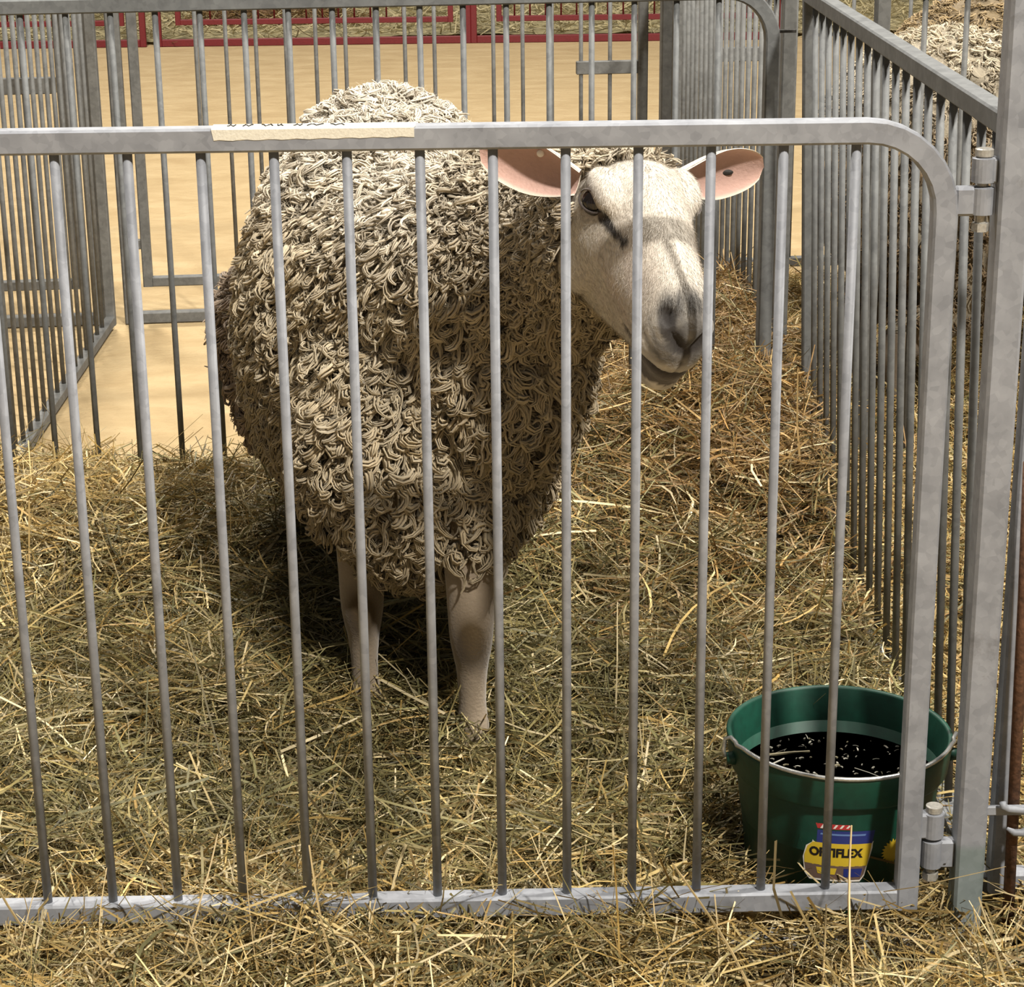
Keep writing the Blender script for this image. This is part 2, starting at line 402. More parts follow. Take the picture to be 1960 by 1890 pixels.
# --- red pens on the far side of the arena
def redpanel(label, x0, x1, gate=None):
    ff = fixed_frame('red_fence_frame', label, (x0, 9.7, 0), 0, 0, x1 - x0, M_RED, .034, 1.2, cat='fence', z_sill=.04)
    return ff
redpanel('red painted fence frame left of the gap in the far red pens', -2.9, -1.405)
redpanel('red painted fence frame at the middle of the far red pens', -1.318, .403)
redpanel('red painted fence frame on the right of the far red pens', .437, 2.16)
def redgate(label, x0, x1):
    n = int((x1 - x0) / .092)
    return panel('red_gate', label, 'gate', (x0, 9.7, 0), 0, 0, x1 - x0, [(x1 - x0) * (k + 1) / (n + 1) for k in range(n)], .148, 1.05, M_RED, rail=.03, br=.005)
redgate('red barred gate inside the left red frame, far across the sand', -2.78, -1.52)
redgate('red barred gate inside the middle red frame, far across the sand', -1.205, .308)
redgate('red barred gate inside the right red frame, far across the sand', .578, 2.05)

# ---------------------------------------------------------------- straw and hay
def sstep(a, b, x):
    t = np.clip((x - a) / (b - a), 0, 1); return t * t * (3 - 2 * t)
def vnoise(x, y, sc_, seed):
    """cheap smooth value noise"""
    r = np.random.default_rng(seed); T = r.random((64, 64))
    x = x * sc_; y = y * sc_; xi = np.floor(x).astype(int); yi = np.floor(y).astype(int)
    fx = x - xi; fy = y - yi; fx = fx * fx * (3 - 2 * fx); fy = fy * fy * (3 - 2 * fy)
    g = lambda a, b_: T[a % 64, b_ % 64]
    return (g(xi, yi) * (1 - fx) + g(xi + 1, yi) * fx) * (1 - fy) + (g(xi, yi + 1) * (1 - fx) + g(xi + 1, yi + 1) * fx) * fy
def h_main(x, y):
    h = .045 + .045 * sstep(.05, .8, y) + .045 * sstep(.8, 1.4, y)
    h = h + .125 * np.exp(-((x - .93) / .34) ** 2 - ((y - 1.42) / .42) ** 2)
    h = h + .03 * np.exp(-((x + .35) / .22) ** 2 - ((y - 1.25) / .3) ** 2)
    h = h - .025 * sstep(-.0, -.25, y)
    h = h + .05 * (vnoise(x, y, 5.3, 1) - .5) + .03 * (vnoise(x, y, 13, 2) - .5)
    h = h + .16 * np.exp(-((x - .96) / .27) ** 2 - ((y - 2.05) / .5) ** 2)
    edge = 1.56 + .07 * (vnoise(x, y * 0, 6, 3) - .5) + .95 * sstep(.40, .68, x)
    h = h * sstep(edge + .13, edge - .05, y) - .02 * sstep(edge, edge + .16, y)
    # bare sand at the foot of the post, in front
    bare = np.exp(-((x - .95) / .12) ** 2 - ((y + .085) / .038) ** 2)
    h = h - .06 * bare
    # hollow for the bucket
    d = np.hypot(x - .878, y - .168); h = np.where(d < .137, np.minimum(h, .004), h)
    return h
def h_side(x, y):
    h = .07 + .05 * sstep(.2, 1.4, y) + .05 * (vnoise(x, y, 5, 4) - .5) + .03 * (vnoise(x, y, 12, 5) - .5)
    return h
def strands(n, xr, yr, hf, L=(.05, .17), W=(.0014, .0036), lift=.028, tilt=.30, pal=None, thick=None, seed=1, long_frac=.04):
    r = np.random.default_rng(seed)
    x = r.uniform(*xr, n); y = r.uniform(*yr, n); h = hf(x, y)
    ok = h > .008; x, y, h = x[ok], y[ok], h[ok]; n = len(x)
    # clumps share a direction
    a = 2 * PI * vnoise(x, y, 7, seed + 20) * 1.5 + r.normal(0, .9, n)
    ln = r.uniform(*L, n) * np.where(r.random(n) < long_frac, 2.0, 1)
    w = r.uniform(*W, n); tl = r.normal(0, tilt, n)
    z = h + r.random(n) ** 1.3 * lift
    z = np.maximum(z, .004 + np.abs(np.sin(tl)) * ln * .42)
    d = np.stack([np.cos(a) * np.cos(tl), np.sin(a) * np.cos(tl), np.sin(tl)], 1)
    s_ = np.stack([-np.sin(a), np.cos(a), np.zeros(n)], 1); u = np.cross(d, s_)
    roll = r.uniform(-1.2, 1.2, n)[:, None]; wv = s_ * np.cos(roll) + u * np.sin(roll); up = -s_ * np.sin(roll) + u * np.cos(roll)
    M = 5; t = np.linspace(-.5, .5, M); bend = r.normal(0, .2, n); kink = np.where(r.random(n) < .3, r.normal(0, .5, n), 0)
    bside = r.normal(0, .16, n); c0 = np.stack([x, y, z], 1)
    V = np.empty((n, M, 2, 3), np.float32)
    for i in range(M):
        off = (bend * (t[i] ** 2 * 4 - .35) * .5 + kink * np.maximum(0, t[i] - .05))
        c = c0 + d * (t[i] * ln)[:, None] - up * (off * ln)[:, None] * np.sign(up[:, 2:3] + 1e-6) + s_ * (bside * t[i] ** 2 * 3 * ln)[:, None]
        c[:, 2] = np.maximum(c[:, 2], .004)
        ww = w * (1 - .45 * abs(t[i]) * 2 * (t[i] > 0))
        V[:, i, 0] = c - wv * ww[:, None] * .5; V[:, i, 1] = c + wv * ww[:, None] * .5
    V = V.reshape(-1, 3); base = (np.arange(n) * M * 2)[:, None]
    F = np.concatenate([base + np.array([2 * i, 2 * i + 1, 2 * i + 3, 2 * i + 2]) for i in range(M - 1)])
    C = pal(x, y, h, r)
    return V, F, np.repeat(C, M * 2, 0)
GOLD = .74 * np.array([(.56, .40, .145), (.62, .47, .20), (.48, .32, .10), (.70, .56, .30), (.40, .26, .085)])
OLIVE = .66 * np.array([(.30, .245, .085), (.36, .29, .11), (.245, .21, .085), (.42, .34, .15), (.20, .17, .07), (.33, .30, .13)])
BROWN = .74 * np.array([(.42, .25, .085), (.36, .21, .07), (.50, .32, .12), (.30, .17, .055), (.56, .38, .16)])
def pal_main(x, y, h, r):
    n = len(x)
    mound = np.maximum(np.exp(-((x - .9) / .33) ** 2 - ((y - 1.3) / .42) ** 2), sstep(1.3, 1.6, y) * (x > .35))
    gold = np.clip(.25 + .75 * np.exp(-((x + .3) / .25) ** 2 - ((y - 1.25) / .45) ** 2) + .35 * (y < .12) + .5 * (vnoise(x, y, 4, 9) - .5), 0, 1)
    k = r.random(n); gi = GOLD[r.integers(0, 5, n)]; ol = OLIVE[r.integers(0, 6, n)]; br = BROWN[r.integers(0, 5, n)]
    c = np.where((k < gold)[:, None], gi, ol); c = np.where((r.random(n) < mound * .9)[:, None], br, c)
    hl = r.random(n) < .06; c = np.where(hl[:, None], np.array([.66, .55, .33]) * r.uniform(.8, 1.1, n)[:, None], c)
    return c * r.uniform(.38, 1.25, n)[:, None]
def pal_side(x, y, h, r):
    n = len(x); k = r.random(n)
    c = np.where((k < .55)[:, None], GOLD[r.integers(0, 5, n)], np.where((k < .8)[:, None], OLIVE[r.integers(0, 6, n)], BROWN[r.integers(0, 5, n)]))
    return c * r.uniform(.7, 1.15, n)[:, None]
def mat_grid(xr, yr, hf, step, drop=.010, col=(.06, .043, .017), seed=5):  # dark default col paints shade into the gaps between stalks
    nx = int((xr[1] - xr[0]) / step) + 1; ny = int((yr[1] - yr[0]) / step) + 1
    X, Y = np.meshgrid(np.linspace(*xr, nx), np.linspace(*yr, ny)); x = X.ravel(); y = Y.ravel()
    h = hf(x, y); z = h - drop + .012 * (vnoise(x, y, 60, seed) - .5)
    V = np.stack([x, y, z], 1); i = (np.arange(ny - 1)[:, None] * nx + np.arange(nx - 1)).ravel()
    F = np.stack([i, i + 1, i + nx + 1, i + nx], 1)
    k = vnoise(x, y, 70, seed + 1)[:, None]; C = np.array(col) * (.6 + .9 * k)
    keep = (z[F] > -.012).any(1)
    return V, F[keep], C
def merge(parts):
    V = []; F = []; C = []; n = 0
    for v, f, c in parts: V.append(v); F.append(f + n); C.append(c); n += len(v)
    return np.concatenate(V), np.concatenate(F), np.concatenate(C)
XR, YR = (-.62, 1.03), (-.42, 2.65)
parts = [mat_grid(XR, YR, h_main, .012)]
parts.append(strands(76000, XR, YR, h_main, W=(.0011, .0033), lift=.042, tilt=.36, pal=pal_main, seed=11))
parts.append(strands(20000, XR, (-.42, .7), h_main, L=(.03, .11), W=(.0009, .0022), lift=.046, pal=pal_main, seed=12))
parts.append(strands(5000, XR, (-.42, 1.5), h_main, L=(.07, .2), W=(.0018, .0042), lift=.054, tilt=.25, pal=lambda x, y, h, r: pal_main(x, y, h, r) * 1.25, seed=13))
parts.append(strands(900, XR, (-.42, 1.62), h_main, L=(.06, .16), W=(.0012, .0026), lift=.05, tilt=.75, pal=lambda x, y, h, r: pal_main(x, y, h, r) * 1.2, seed=14))
V, F, C = merge(parts)
o = mesh_np('straw_bedding', V, F, M_STRAW, col=C, smooth=False)
tag(o, 'deep tangled bed of straw and olive hay on the floor of the front pen', 'straw', kind='stuff')
SXR = (1.06, 2.25)
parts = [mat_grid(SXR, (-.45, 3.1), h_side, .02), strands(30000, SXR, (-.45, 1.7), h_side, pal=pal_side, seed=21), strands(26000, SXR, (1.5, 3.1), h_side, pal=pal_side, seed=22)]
V, F, C = merge(parts)
o = mesh_np('straw_bedding', V, F, M_STRAW, col=C, smooth=False)
tag(o, 'golden straw covering the floor of the pens on the right, under the other sheep', 'straw', kind='stuff')
# thin straw on the floor of the far red pens
h_far = lambda x, y: .03 + .03 * (vnoise(x, y, 2.2, 31) - .5) + .0 * x
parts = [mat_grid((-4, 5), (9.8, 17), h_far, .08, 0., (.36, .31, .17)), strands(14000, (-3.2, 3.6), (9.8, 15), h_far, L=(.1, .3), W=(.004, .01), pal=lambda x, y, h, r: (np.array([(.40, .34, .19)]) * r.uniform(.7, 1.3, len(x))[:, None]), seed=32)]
V, F, C = merge(parts)
o = mesh_np('straw_bedding', V, F, M_STRAW, col=C, smooth=False)
tag(o, 'pale straw on the floor behind the far red fence', 'straw', kind='stuff')
h_heap = lambda x, y: .16 * np.exp(-(((x + .78) / .42) ** 4) - ((y - 10.75) / .3) ** 4) + .02 * vnoise(x, y, 9, 33) - .01
parts = [mat_grid((-1.4, -.1), (10.2, 11.3), h_heap, .03, 0., (.15, .09, .045)), strands(5000, (-1.35, -.2), (10.25, 11.25), h_heap, L=(.06, .18), W=(.003, .006), pal=lambda x, y, h, r: BROWN[r.integers(0, 5, len(x))] * .6, seed=34)]
V, F, C = merge(parts)
o = mesh_np('straw_heap', V, F, M_STRAW, col=C, smooth=False)
tag(o, 'low brown heap of bedding behind the middle red fence frame', 'straw', kind='stuff')

# long loose stalks lying against the gate, in front
def stalk_mesh(P, w, col, r):
    P = np.array(P, float); n = len(P); T = np.gradient(P, axis=0); T /= np.linalg.norm(T, axis=1)[:, None]
    s_ = np.cross(T, [0, 1, 0.2]); s_ /= np.linalg.norm(s_, axis=1)[:, None]; q = np.cross(T, s_)
    V = []
    for i in range(n):
        ww = w * (1 - .5 * i / n)
        for k in range(4):
            a = PI / 4 + k * PI / 2; V.append(P[i] + ww * .5 * (math.cos(a) * s_[i] + math.sin(a) * q[i]))
    F = [(i * 4 + k, i * 4 + (k + 1) % 4, i * 4 + 4 + (k + 1) % 4, i * 4 + 4 + k) for i in range(n - 1) for k in range(4)]
    return np.array(V, np.float32), np.array(F), np.tile(np.array(col) * r.uniform(.85, 1.15), (len(V), 1))
r_ = np.random.default_rng(5); parts = []
# foot point (x, y), top point (x, z) at the gate face, stalk width
for fx, fy, tx, ty, tz, w in [(.285, -.13, .235, -.024, .165, .0042), (.085, -.12, .13, -.022, .20, .0036), (-.06, -.06, -.155, -.022, .20, .0036), (.75, -.20, .655, -.022, .145, .0042),
                              (.845, -.20, .862, -.021, .20, .0040), (.905, -.18, .86, -.03, .07, .0030), (.65, -.15, .63, -.025, .125, .003), (.69, -.17, .705, -.022, .10, .0038),
                              (.40, -.16, .46, -.03, .09, .003), (-.10, -.16, -.08, -.025, .13, .0026), (.02, -.15, .0, -.022, .15, .0024), (.19, -.14, .16, -.022, .16, .0022), (1.0, -.12, 1.09, -.05, .12, .003),
                              (.56, -.19, .60, -.03, .08, .0028), (.33, -.17, .31, -.03, .11, .0026), (.80, -.2, .835, -.03, .09, .0032), (.96, -.15, 1.07, -.06, .1, .0028)]:
    z0 = max(.01, float(h_main(np.array([fx]), np.array([fy]))[0])); P = []
    k1, k2 = r_.normal(0, .008, 2)
    for i in range(9):
        s = i / 8; P.append((fx + (tx - fx) * s + k1 * math.sin(s * PI), fy + (ty - fy) * s - .008 * math.sin(s * PI), z0 + (tz - z0) * s + k2 * math.sin(s * PI * 1.5)))
    parts.append(stalk_mesh(P, w, (.46, .34, .16), r_))
for i in range(130):
    fx = r_.uniform(-.3, .93); fy = r_.uniform(-.12, -.05) if i % 2 else r_.uniform(.02, .1); L = r_.uniform(.05, .15); a = r_.normal(0, .8); side = 1 if fy > 0 else -1
    z0 = max(.01, float(h_main(np.array([fx]), np.array([fy]))[0])); lean = r_.uniform(.0, .03); kk = r_.normal(0, .015); P = []
    if fy > 0 and .7 < fx: continue
    for q in range(7):
        s = q / 6; P.append((fx + L * math.sin(a) * s + kk * math.sin(s * PI), fy + (lean * s if fy < 0 else lean * s), z0 + L * math.cos(a) * .75 * s - .4 * L * max(0, s - .7)))
    parts.append(stalk_mesh(P, r_.uniform(.0012, .0028), [(.32, .23, .10), (.28, .24, .12), (.42, .32, .16)][i % 3], r_))
V, F, C = merge(parts)
o = mesh_np('loose_straw', V, F, M_STRAW, col=C, smooth=False)
tag(o, 'long loose stalks leaning on the bottom rail of the front gate', 'straw', kind='stuff')

# ---------------------------------------------------------------- bucket
BX, BY = .878, .168
bk = empty('feed_bucket', (BX, BY, .012)); tag(bk, 'green rubber bucket with a wire handle standing in the right front corner of the pen', 'bucket')
HB = .208
b = MB()
prof_o = [(.098, 0), (.103, .002), (.105, .006), (.1215, HB - .045), (.1285, HB - .0435), (.1305, HB - .040), (.1345, HB - .006), (.1350, HB - .002), (.1338, HB), (.1300, HB), (.1285, HB - .003),
          (.1225, HB - .045), (.1175, HB - .09), (.103, .016), (.098, .012)]
prof_o = [(r_ * 1.03, z_) for r_, z_ in prof_o]; b.lathe(prof_o, sides=72); bo = b.build('body', M_GREEN, bk, True)
# ear bosses for the handle
for sx in (-1, 1):
    b = MB(); b.tube([(sx * .128, -.028, HB - .022), (sx * .142, -.028, HB - .022)], [.009, .0075], 16); b.build('handle_boss', M_GREEN, bk, True)
h = MB(); P = []
# bail folded down towards the viewer, lying on the front of the rim
hk = [(-.1445, -.028, HB - .020), (-.1465, -.026, HB - .010), (-.144, -.026, HB + .003), (-.138, -.031, HB + .007), (-.133, -.039, HB + .004), (-.1325, -.047, HB + .0035)]
P += hk
for i in range(25):
    a = PI + .42 + (PI - .84) * i / 24; P.append((.1390 * math.cos(a), .1390 * math.sin(a), HB + .0045 - .004 * math.cos((i - 12) / 12 * PI / 2)))
P += [(-x, y, z) for x, y, z in hk[::-1]]
h.tube(P, .0027, 10); h.build('wire_handle', M_WIRE, bk, True)
# dark water with floating chaff
wm, nt, bb = newmat('dark_water'); bb.inputs['Base Color'].default_value = (.010, .016, .012, 1); bb.inputs['Roughness'].default_value = .06
tc = N(nt, 'ShaderNodeTexCoord'); nn = N(nt, 'ShaderNodeTexNoise', Scale=38., Detail=3.); nt.links.new(tc.outputs['Object'], nn.inputs['Vector'])
bp = N(nt, 'ShaderNodeBump', Strength=.35, Distance=.004); nt.links.new(nn.outputs['Fac'], bp.inputs['Height']); nt.links.new(bp.outputs['Normal'], bb.inputs['Normal'])
WZ = .012 + HB - .060
b = MB(); b.lathe([(.001, 0), (.04, 0), (.08, 0), (.1235, 0)], sides=64); wo = b.build('drinking_water', wm, None, True); wo.location = (BX, BY, WZ)
tag(wo, 'dark drinking water inside the green bucket', 'water')
r = np.random.default_rng(8); parts = []
for i in range(300):
    a = r.uniform(0, 2 * PI); q = .116 * math.sqrt(r.random()); 
    cx, cy = q * math.cos(a), q * math.sin(a)
    if r.random() < .45 and cy > .0: continue
    L = r.uniform(.0015, .009) ** 1.0 if i > 14 else r.uniform(.03, .06); t = r.uniform(0, PI); L = min(L, 2 * (.114 - q) + .004)
    P = [(cx - L / 2 * math.cos(t), cy - L / 2 * math.sin(t), .0010), (cx, cy, .0018), (cx + L / 2 * math.cos(t), cy + L / 2 * math.sin(t), .0010)]
    parts.append(stalk_mesh(P, r.uniform(.0006, .0042), [(.20, .19, .15), (.14, .12, .07), (.40, .38, .32), (.06, .055, .04), (.09, .08, .06)][r.integers(0, 5)], r))
V, F, C = merge(parts); o = mesh_np('floating_chaff', V, F, M_STRAW, col=C, smooth=False); o.location = (BX, BY, WZ)
tag(o, 'bits of chaff and straw floating on the water in the bucket', 'chaff', kind='stuff')
# sticker on the bucket front
LZ = .024
def cone_pt(a, z, off=.0006):
    rr = 1.03 * (.105 + (.1215 - .105) * (z - .006) / (HB - .045 - .006)) + off
    rr += (.0165 * 1.03 / (HB - .051)) * LZ
    return (rr * math.sin(a), -rr * math.cos(a), z + LZ)
def patch(poly_rows, mat, name, parent, off=.0006):
    """rows: list of (z, a_left, a_right)"""
    V = []; F = []; n = 9
    for z, a0, a1 in poly_rows:
        for i in range(n): V.append(cone_pt(a0 + (a1 - a0) * i / (n - 1), z, off))
    for j in range(len(poly_rows) - 1):
        for i in range(n - 1): F.append((j * n + i, j * n + i + 1, (j + 1) * n + i + 1, (j + 1) * n + i))
    return mesh_np(name, np.array(V), np.array(F), mat, parent)
cmat = lambda nm, c: simple(nm, c, .4)
M_LY = cmat('label_yellow', (.60, .42, .03)); M_LB = cmat('label_blue', (.02, .03, .16)); M_LW = cmat('label_white', (.72, .68, .62)); M_LR = cmat('label_red', (.42, .03, .03)); M_LK = cmat('label_black', (.012, .01, .01)); M_LG = cmat('label_sky', (.12, .20, .42)); M_LBR = cmat('label_brown', (.14, .09, .07))
A0 = -.13   # bearing of the sticker centre
al = lambda x: A0 + x / .113
st = patch([(.036, al(-.034), al(.026)), (.044, al(-.040), al(.031)), (.066, al(-.042), al(.035)), (.083, al(-.038), al(.038)), (.089, al(-.031), al(.038)), (.107, al(-.027), al(.041)), (.110, al(-.027), al(.041)), (.118, al(-.030), al(.012))], M_LW, 'label_sticker', bk, .0006)
st['label'] = 'blue and yellow printed label on the bucket'
patch([(.110, al(-.025), al(.012)), (.117, al(-.027), al(.010))], M_LR, 'flag_band', st, .0009)
for q in range(5): patch([(.1105 + .0004 * q, al(-.022 + .007 * q), al(-.0195 + .007 * q)), (.1165, al(-.019 + .007 * q), al(-.0165 + .007 * q))], M_LW, 'flag_stripe', st, .0011)
patch([(.090, al(-.026), al(.037)), (.108, al(-.025), al(.039))], M_LB, 'blue_band', st, .0009)
patch([(.1015, al(-.022), al(.028)), (.104, al(-.021), al(.029))], M_LG, 'sky_stripe', st, .0011)
patch([(.058, al(-.040), al(.033)), (.070, al(-.040), al(.0345)), (.083, al(-.036), al(.036)), (.090, al(-.030), al(.0365))], M_LY, 'yellow_band', st, .0009)
patch([(.039, al(-.034), al(.026)), (.046, al(-.038), al(.030)), (.0585, al(-.040), al(.032))], M_LBR, 'picture_strip', st, .0009)
patch([(.043, al(.006), al(.026)), (.055, al(.006), al(.028))], M_LB, 'blue_patch', st, .0011)
patch([(.046, al(-.024), al(-.004)), (.055, al(-.026), al(-.002))], M_LY, 'yellow_patch', st, .0011)
# lettering wrapped round the bucket
def lettering(txt, size, za, width, mat, parent, off=.0013):
    cu = bpy.data.curves.new('lettering', 'FONT'); cu.body = txt; cu.size = size; cu.align_x = 'CENTER'; cu.resolution_u = 3; cu.offset = size * .045
    t = bpy.data.objects.new('lettering', cu); COL.objects.link(t); bpy.context.view_layer.update()
    me = bpy.data.meshes.new_from_object(t.evaluated_get(bpy.context.evaluated_depsgraph_get())); bpy.data.objects.remove(t)
    co = np.array([v.co[:] for v in me.vertices]); sx = width / (co[:, 0].max() - co[:, 0].min())
    for v in me.vertices: v.co = cone_pt(al(v.co.x * sx - .004), za + v.co.y, off)
    me.materials.clear(); me.materials.append(mat); o = bpy.data.objects.new('lettering', me); COL.objects.link(o); o.parent = parent
    return o
lettering('OPTIFLEX', .0165, .0715, .061, M_LK, st)
# yellow starburst sticker further round
V = [cone_pt(A0 + .066 / .113, .073, .0007)]; n = 22
for i in range(n * 2):
    rr = .0165 if i % 2 == 0 else .0125; a = PI * i / n
    V.append(cone_pt(A0 + (.066 + rr * math.cos(a)) / .113, .073 + rr * math.sin(a) * 1.1, .0007))
mesh_np('starburst_sticker', np.array(V), np.array([(0, 1 + i, 1 + (i + 1) % (2 * n)) for i in range(2 * n)]), M_LY, bk)['label'] = 'yellow starburst sticker on the bucket'

# ---------------------------------------------------------------- sheep
def remesh(mb, voxel, smooth_it=6, fac=.5):
    V = np.concatenate(mb.V); me = bpy.data.meshes.new('tmp')
    F = [tuple(f) for k in mb.F.values() for f in k]
    me.from_pydata([tuple(v) for v in V], [], F); me.update()
    o = bpy.data.objects.new('tmp', me); COL.objects.link(o)
    m = o.modifiers.new('r', 'REMESH'); m.mode = 'VOXEL'; m.voxel_size = voxel; m.adaptivity = 0
    s_ = o.modifiers.new('s', 'SMOOTH'); s_.factor = fac; s_.iterations = smooth_it
    bpy.context.view_layer.update()
    e = bpy.data.meshes.new_from_object(o.evaluated_get(bpy.context.evaluated_depsgraph_get())); bpy.data.objects.remove(o)
    n = len(e.vertices); co = np.empty(n * 3, np.float32); e.vertices.foreach_get('co', co); co = co.reshape(-1, 3).astype(float)
    nl = len(e.loops); lv = np.empty(nl, np.int32); e.loops.foreach_get('vertex_index', lv)
    ls = np.array([p.loop_start for p in e.polygons]); lt = np.array([p.loop_total for p in e.polygons])
    q = ls[lt == 4]; t = ls[lt == 3]
    Fq = lv[q[:, None] + np.arange(4)] if len(q) else np.zeros((0, 4), int); Ft = lv[t[:, None] + np.arange(3)] if len(t) else np.zeros((0, 3), int)
    return co, Fq, Ft
def vnormals(V, F):
    a = V[F[:, 2]] - V[F[:, 0]]; b_ = V[F[:, 3]] - V[F[:, 1]]; n = np.cross(a, b_); o = np.zeros_like(V)
    for k in range(4): np.add.at(o, F[:, k], n)
    return o / (np.linalg.norm(o, axis=1)[:, None] + 1e-12)
def limb(mb, pts, rad, sides=16):
    """smooth tapered limb through points"""
    pts = np.array(pts, float); rad = np.array(rad, float); n = len(pts)
    t = np.arange(n); tt = np.linspace(0, n - 1, (n - 1) * 6 + 1)
    def cr(P):
        out = []
        for x in tt:
            i = min(int(x), n - 2); f = x - i; p0 = P[max(i - 1, 0)]; p1 = P[i]; p2 = P[i + 1]; p3 = P[min(i + 2, n - 1)]
            out.append(.5 * (2 * p1 + (p2 - p0) * f + (2 * p0 - 5 * p1 + 4 * p2 - p3) * f * f + (3 * p1 - p0 - 3 * p2 + p3) * f ** 3))
        return np.array(out)
    mb.tube(cr(pts), np.maximum(cr(rad[:, None])[:, 0], .004), sides)
    mb.ell(pts[0], (rad[0],) * 3, nu=14, nv=8); mb.ell(pts[-1], (rad[-1],) * 3, nu=14, nv=8)
#            Y      ztop   zbot   halfw  jaw-narrowing
HEAD = [(-.076, -.012, -.070, .034, .05), (-.064, .012, -.108, .052, .14), (-.046, .034, -.132, .064, .26), (-.026, .050, -.143, .068, .34), (-.008, .058, -.145, .0675, .38), (.005, .0600, -.143, .0655, .40), (.03, .0575, -.134, .0590, .42),
        (.06, .0530, -.122, .0505, .42), (.09, .047, -.108, .0440, .38), (.12, .041, -.096, .0395, .30), (.145, .034, -.090, .0375, .24), (.163, .027, -.086, .0355, .20), (.177, .016, -.079, .032, .17), (.186, .003, -.068, .026, .15), (.191, -.012, -.050, .013, .1)]
_HA = np.array(HEAD)
def head_ratio(H):
    """< 1 inside the bare head, > 1 outside it"""
    zt = np.interp(H[:, 1], _HA[:, 0], _HA[:, 1]); zb = np.interp(H[:, 1], _HA[:, 0], _HA[:, 2]); w = np.interp(H[:, 1], _HA[:, 0], _HA[:, 3])
    zc = .5 * (zt + zb) + .012; hz = np.where(H[:, 2] > zc, zt - zc, zc - zb); q = np.sqrt((H[:, 0] / w) ** 2 + ((H[:, 2] - zc) / hz) ** 2)
    thr = -.030 + .022 * sstep(.012, -.02, H[:, 2]); front = (H[:, 1] > thr) & (np.abs(H[:, 0]) < .10) & (H[:, 2] > zb - .022) & (H[:, 1] < .22); q = np.where(front, np.minimum(q, .9), q)
    return q + 45 * np.maximum(0, thr - .002 - H[:, 1]) + 12 * np.maximum(0, H[:, 1] - .20)
def head_loft(mb, X):
    """X maps head-local -> world; rings along the face"""
    m = 40; V = []; F = []
    for Y, zt, zb, w, jn in HEAD:
        zc = zt * .45 + zb * .55; zc = .5 * (zt + zb) + .012
        for j in range(m):
            a = 2 * PI * j / m; c, s = math.cos(a), math.sin(a)
            x = w * math.copysign(abs(c) ** .86, c)
            z = zc + (zt - zc) * (abs(s) ** .92) if s >= 0 else zc - (zc - zb) * (abs(s) ** .92)
            if s < 0: x *= 1 - jn * (-s) ** 1.3 * 1.2
            else: x *= 1 - .10 * s
            V.append((x, Y, z))
    n = len(HEAD)
    for i in range(n - 1):
        for j in range(m):
            k = (j + 1) % m; F.append((i * m + j, i * m + k, (i + 1) * m + k, (i + 1) * m + j))
    F.append(tuple(range(m - 1, -1, -1))); F.append(tuple(range((n - 1) * m, n * m)))
    mb.add(X(np.array(V)), F)
    def E_(c, r): 
        t = MB(); t.ell(c, r, nu=18, nv=12); mb.add(X(np.concatenate(t.V)), [f for k in t.F.values() for f in k])
    for s in (-1, 1):
        E_((s * .046, .000, .030), (.019, .034, .017))      # brow
        E_((s * .040, -.01, -.062), (.025, .05, .055))       # cheek
        E_((s * .019, .168, -.002), (.0145, .018, .015))     # nostril wing
        E_((s * .022, .150, -.038), (.016, .030, .022))     # lip
    E_((0, .166, -.026), (.028, .024, .026))               # upper lip
    E_((0, .156, -.080), (.026, .028, .019))               # chin
def ear(base, tip, face_dir, width, cup=.55):
    """leaf shaped cupped ear; base & tip world points, face_dir = direction the hollow faces"""
    base = np.array(base, float); tip = np.array(tip, float); L = np.linalg.norm(tip - base); u = (tip - base) / L
    f = np.array(face_dir, float); f -= u * np.dot(f, u); f /= np.linalg.norm(f); w = np.cross(u, f)
    nu, nv = 22, 13; V = []; side = []
    for sgn in (0, 1):
        for i in range(nu):
            s = i / (nu - 1); W = width * .5 * (.42 + .58 * math.sin(min(1, s / .55) * PI / 2)) * math.sqrt(max(0.0, 1 - max(0, (s - .45) / .55) ** 2.4)) + .0008
            cp = cup * (1.25 - .7 * s)
            for j in range(nv):
                v = -1 + 2 * j / (nv - 1); a = v * cp * 1.35
                x = W * math.sin(a) / math.sin(cp * 1.35); dz = W * (1 - math.cos(a)) / math.sin(cp * 1.35)
                p = base + u * (L * s) + w * x + f * (dz - .012 * math.sin(s * PI)) 
                th = .0042 * (1 - .75 * abs(v) ** 3) * (1 - .5 * s)
                V.append(p + f * (th if sgn == 0 else -th)); side.append(sgn)
    F = []
    for sgn in (0, 1):
        o = sgn * nu * nv
        for i in range(nu - 1):
            for j in range(nv - 1):
                q = (o + i * nv + j, o + i * nv + j + 1, o + (i + 1) * nv + j + 1, o + (i + 1) * nv + j)
                F.append(q if sgn else q[::-1])
    o = nu * nv
    for i in range(nu - 1):
        for j in (0, nv - 1):
            q = (i * nv + j, (i + 1) * nv + j, o + (i + 1) * nv + j, o + i * nv + j); F.append(q if j == 0 else q[::-1])
    for j in range(nv - 1): F.append(((nu - 1) * nv + j, (nu - 1) * nv + j + 1, o + (nu - 1) * nv + j + 1, o + (nu - 1) * nv + j))
    V = np.array(V); s_ = np.tile(np.repeat(np.linspace(0, 1, nu), nv), 2); v_ = np.tile(np.tile(np.linspace(-1, 1, nv), nu), 2); side = np.array(side)
    pink = np.array((.56, .36, .30)); white = np.array((.74, .66, .54))
    C = np.where((side == 0)[:, None], pink * (.55 + .55 * v_[:, None] ** 2 + .25 * s_[:, None]), white)
    C = np.where(((side == 0) & (np.abs(v_) > .84))[:, None], white, C)
    return V, np.array(F), C
GAP_SHADE = .42   # shade between ringlets painted into the colour of the under locks
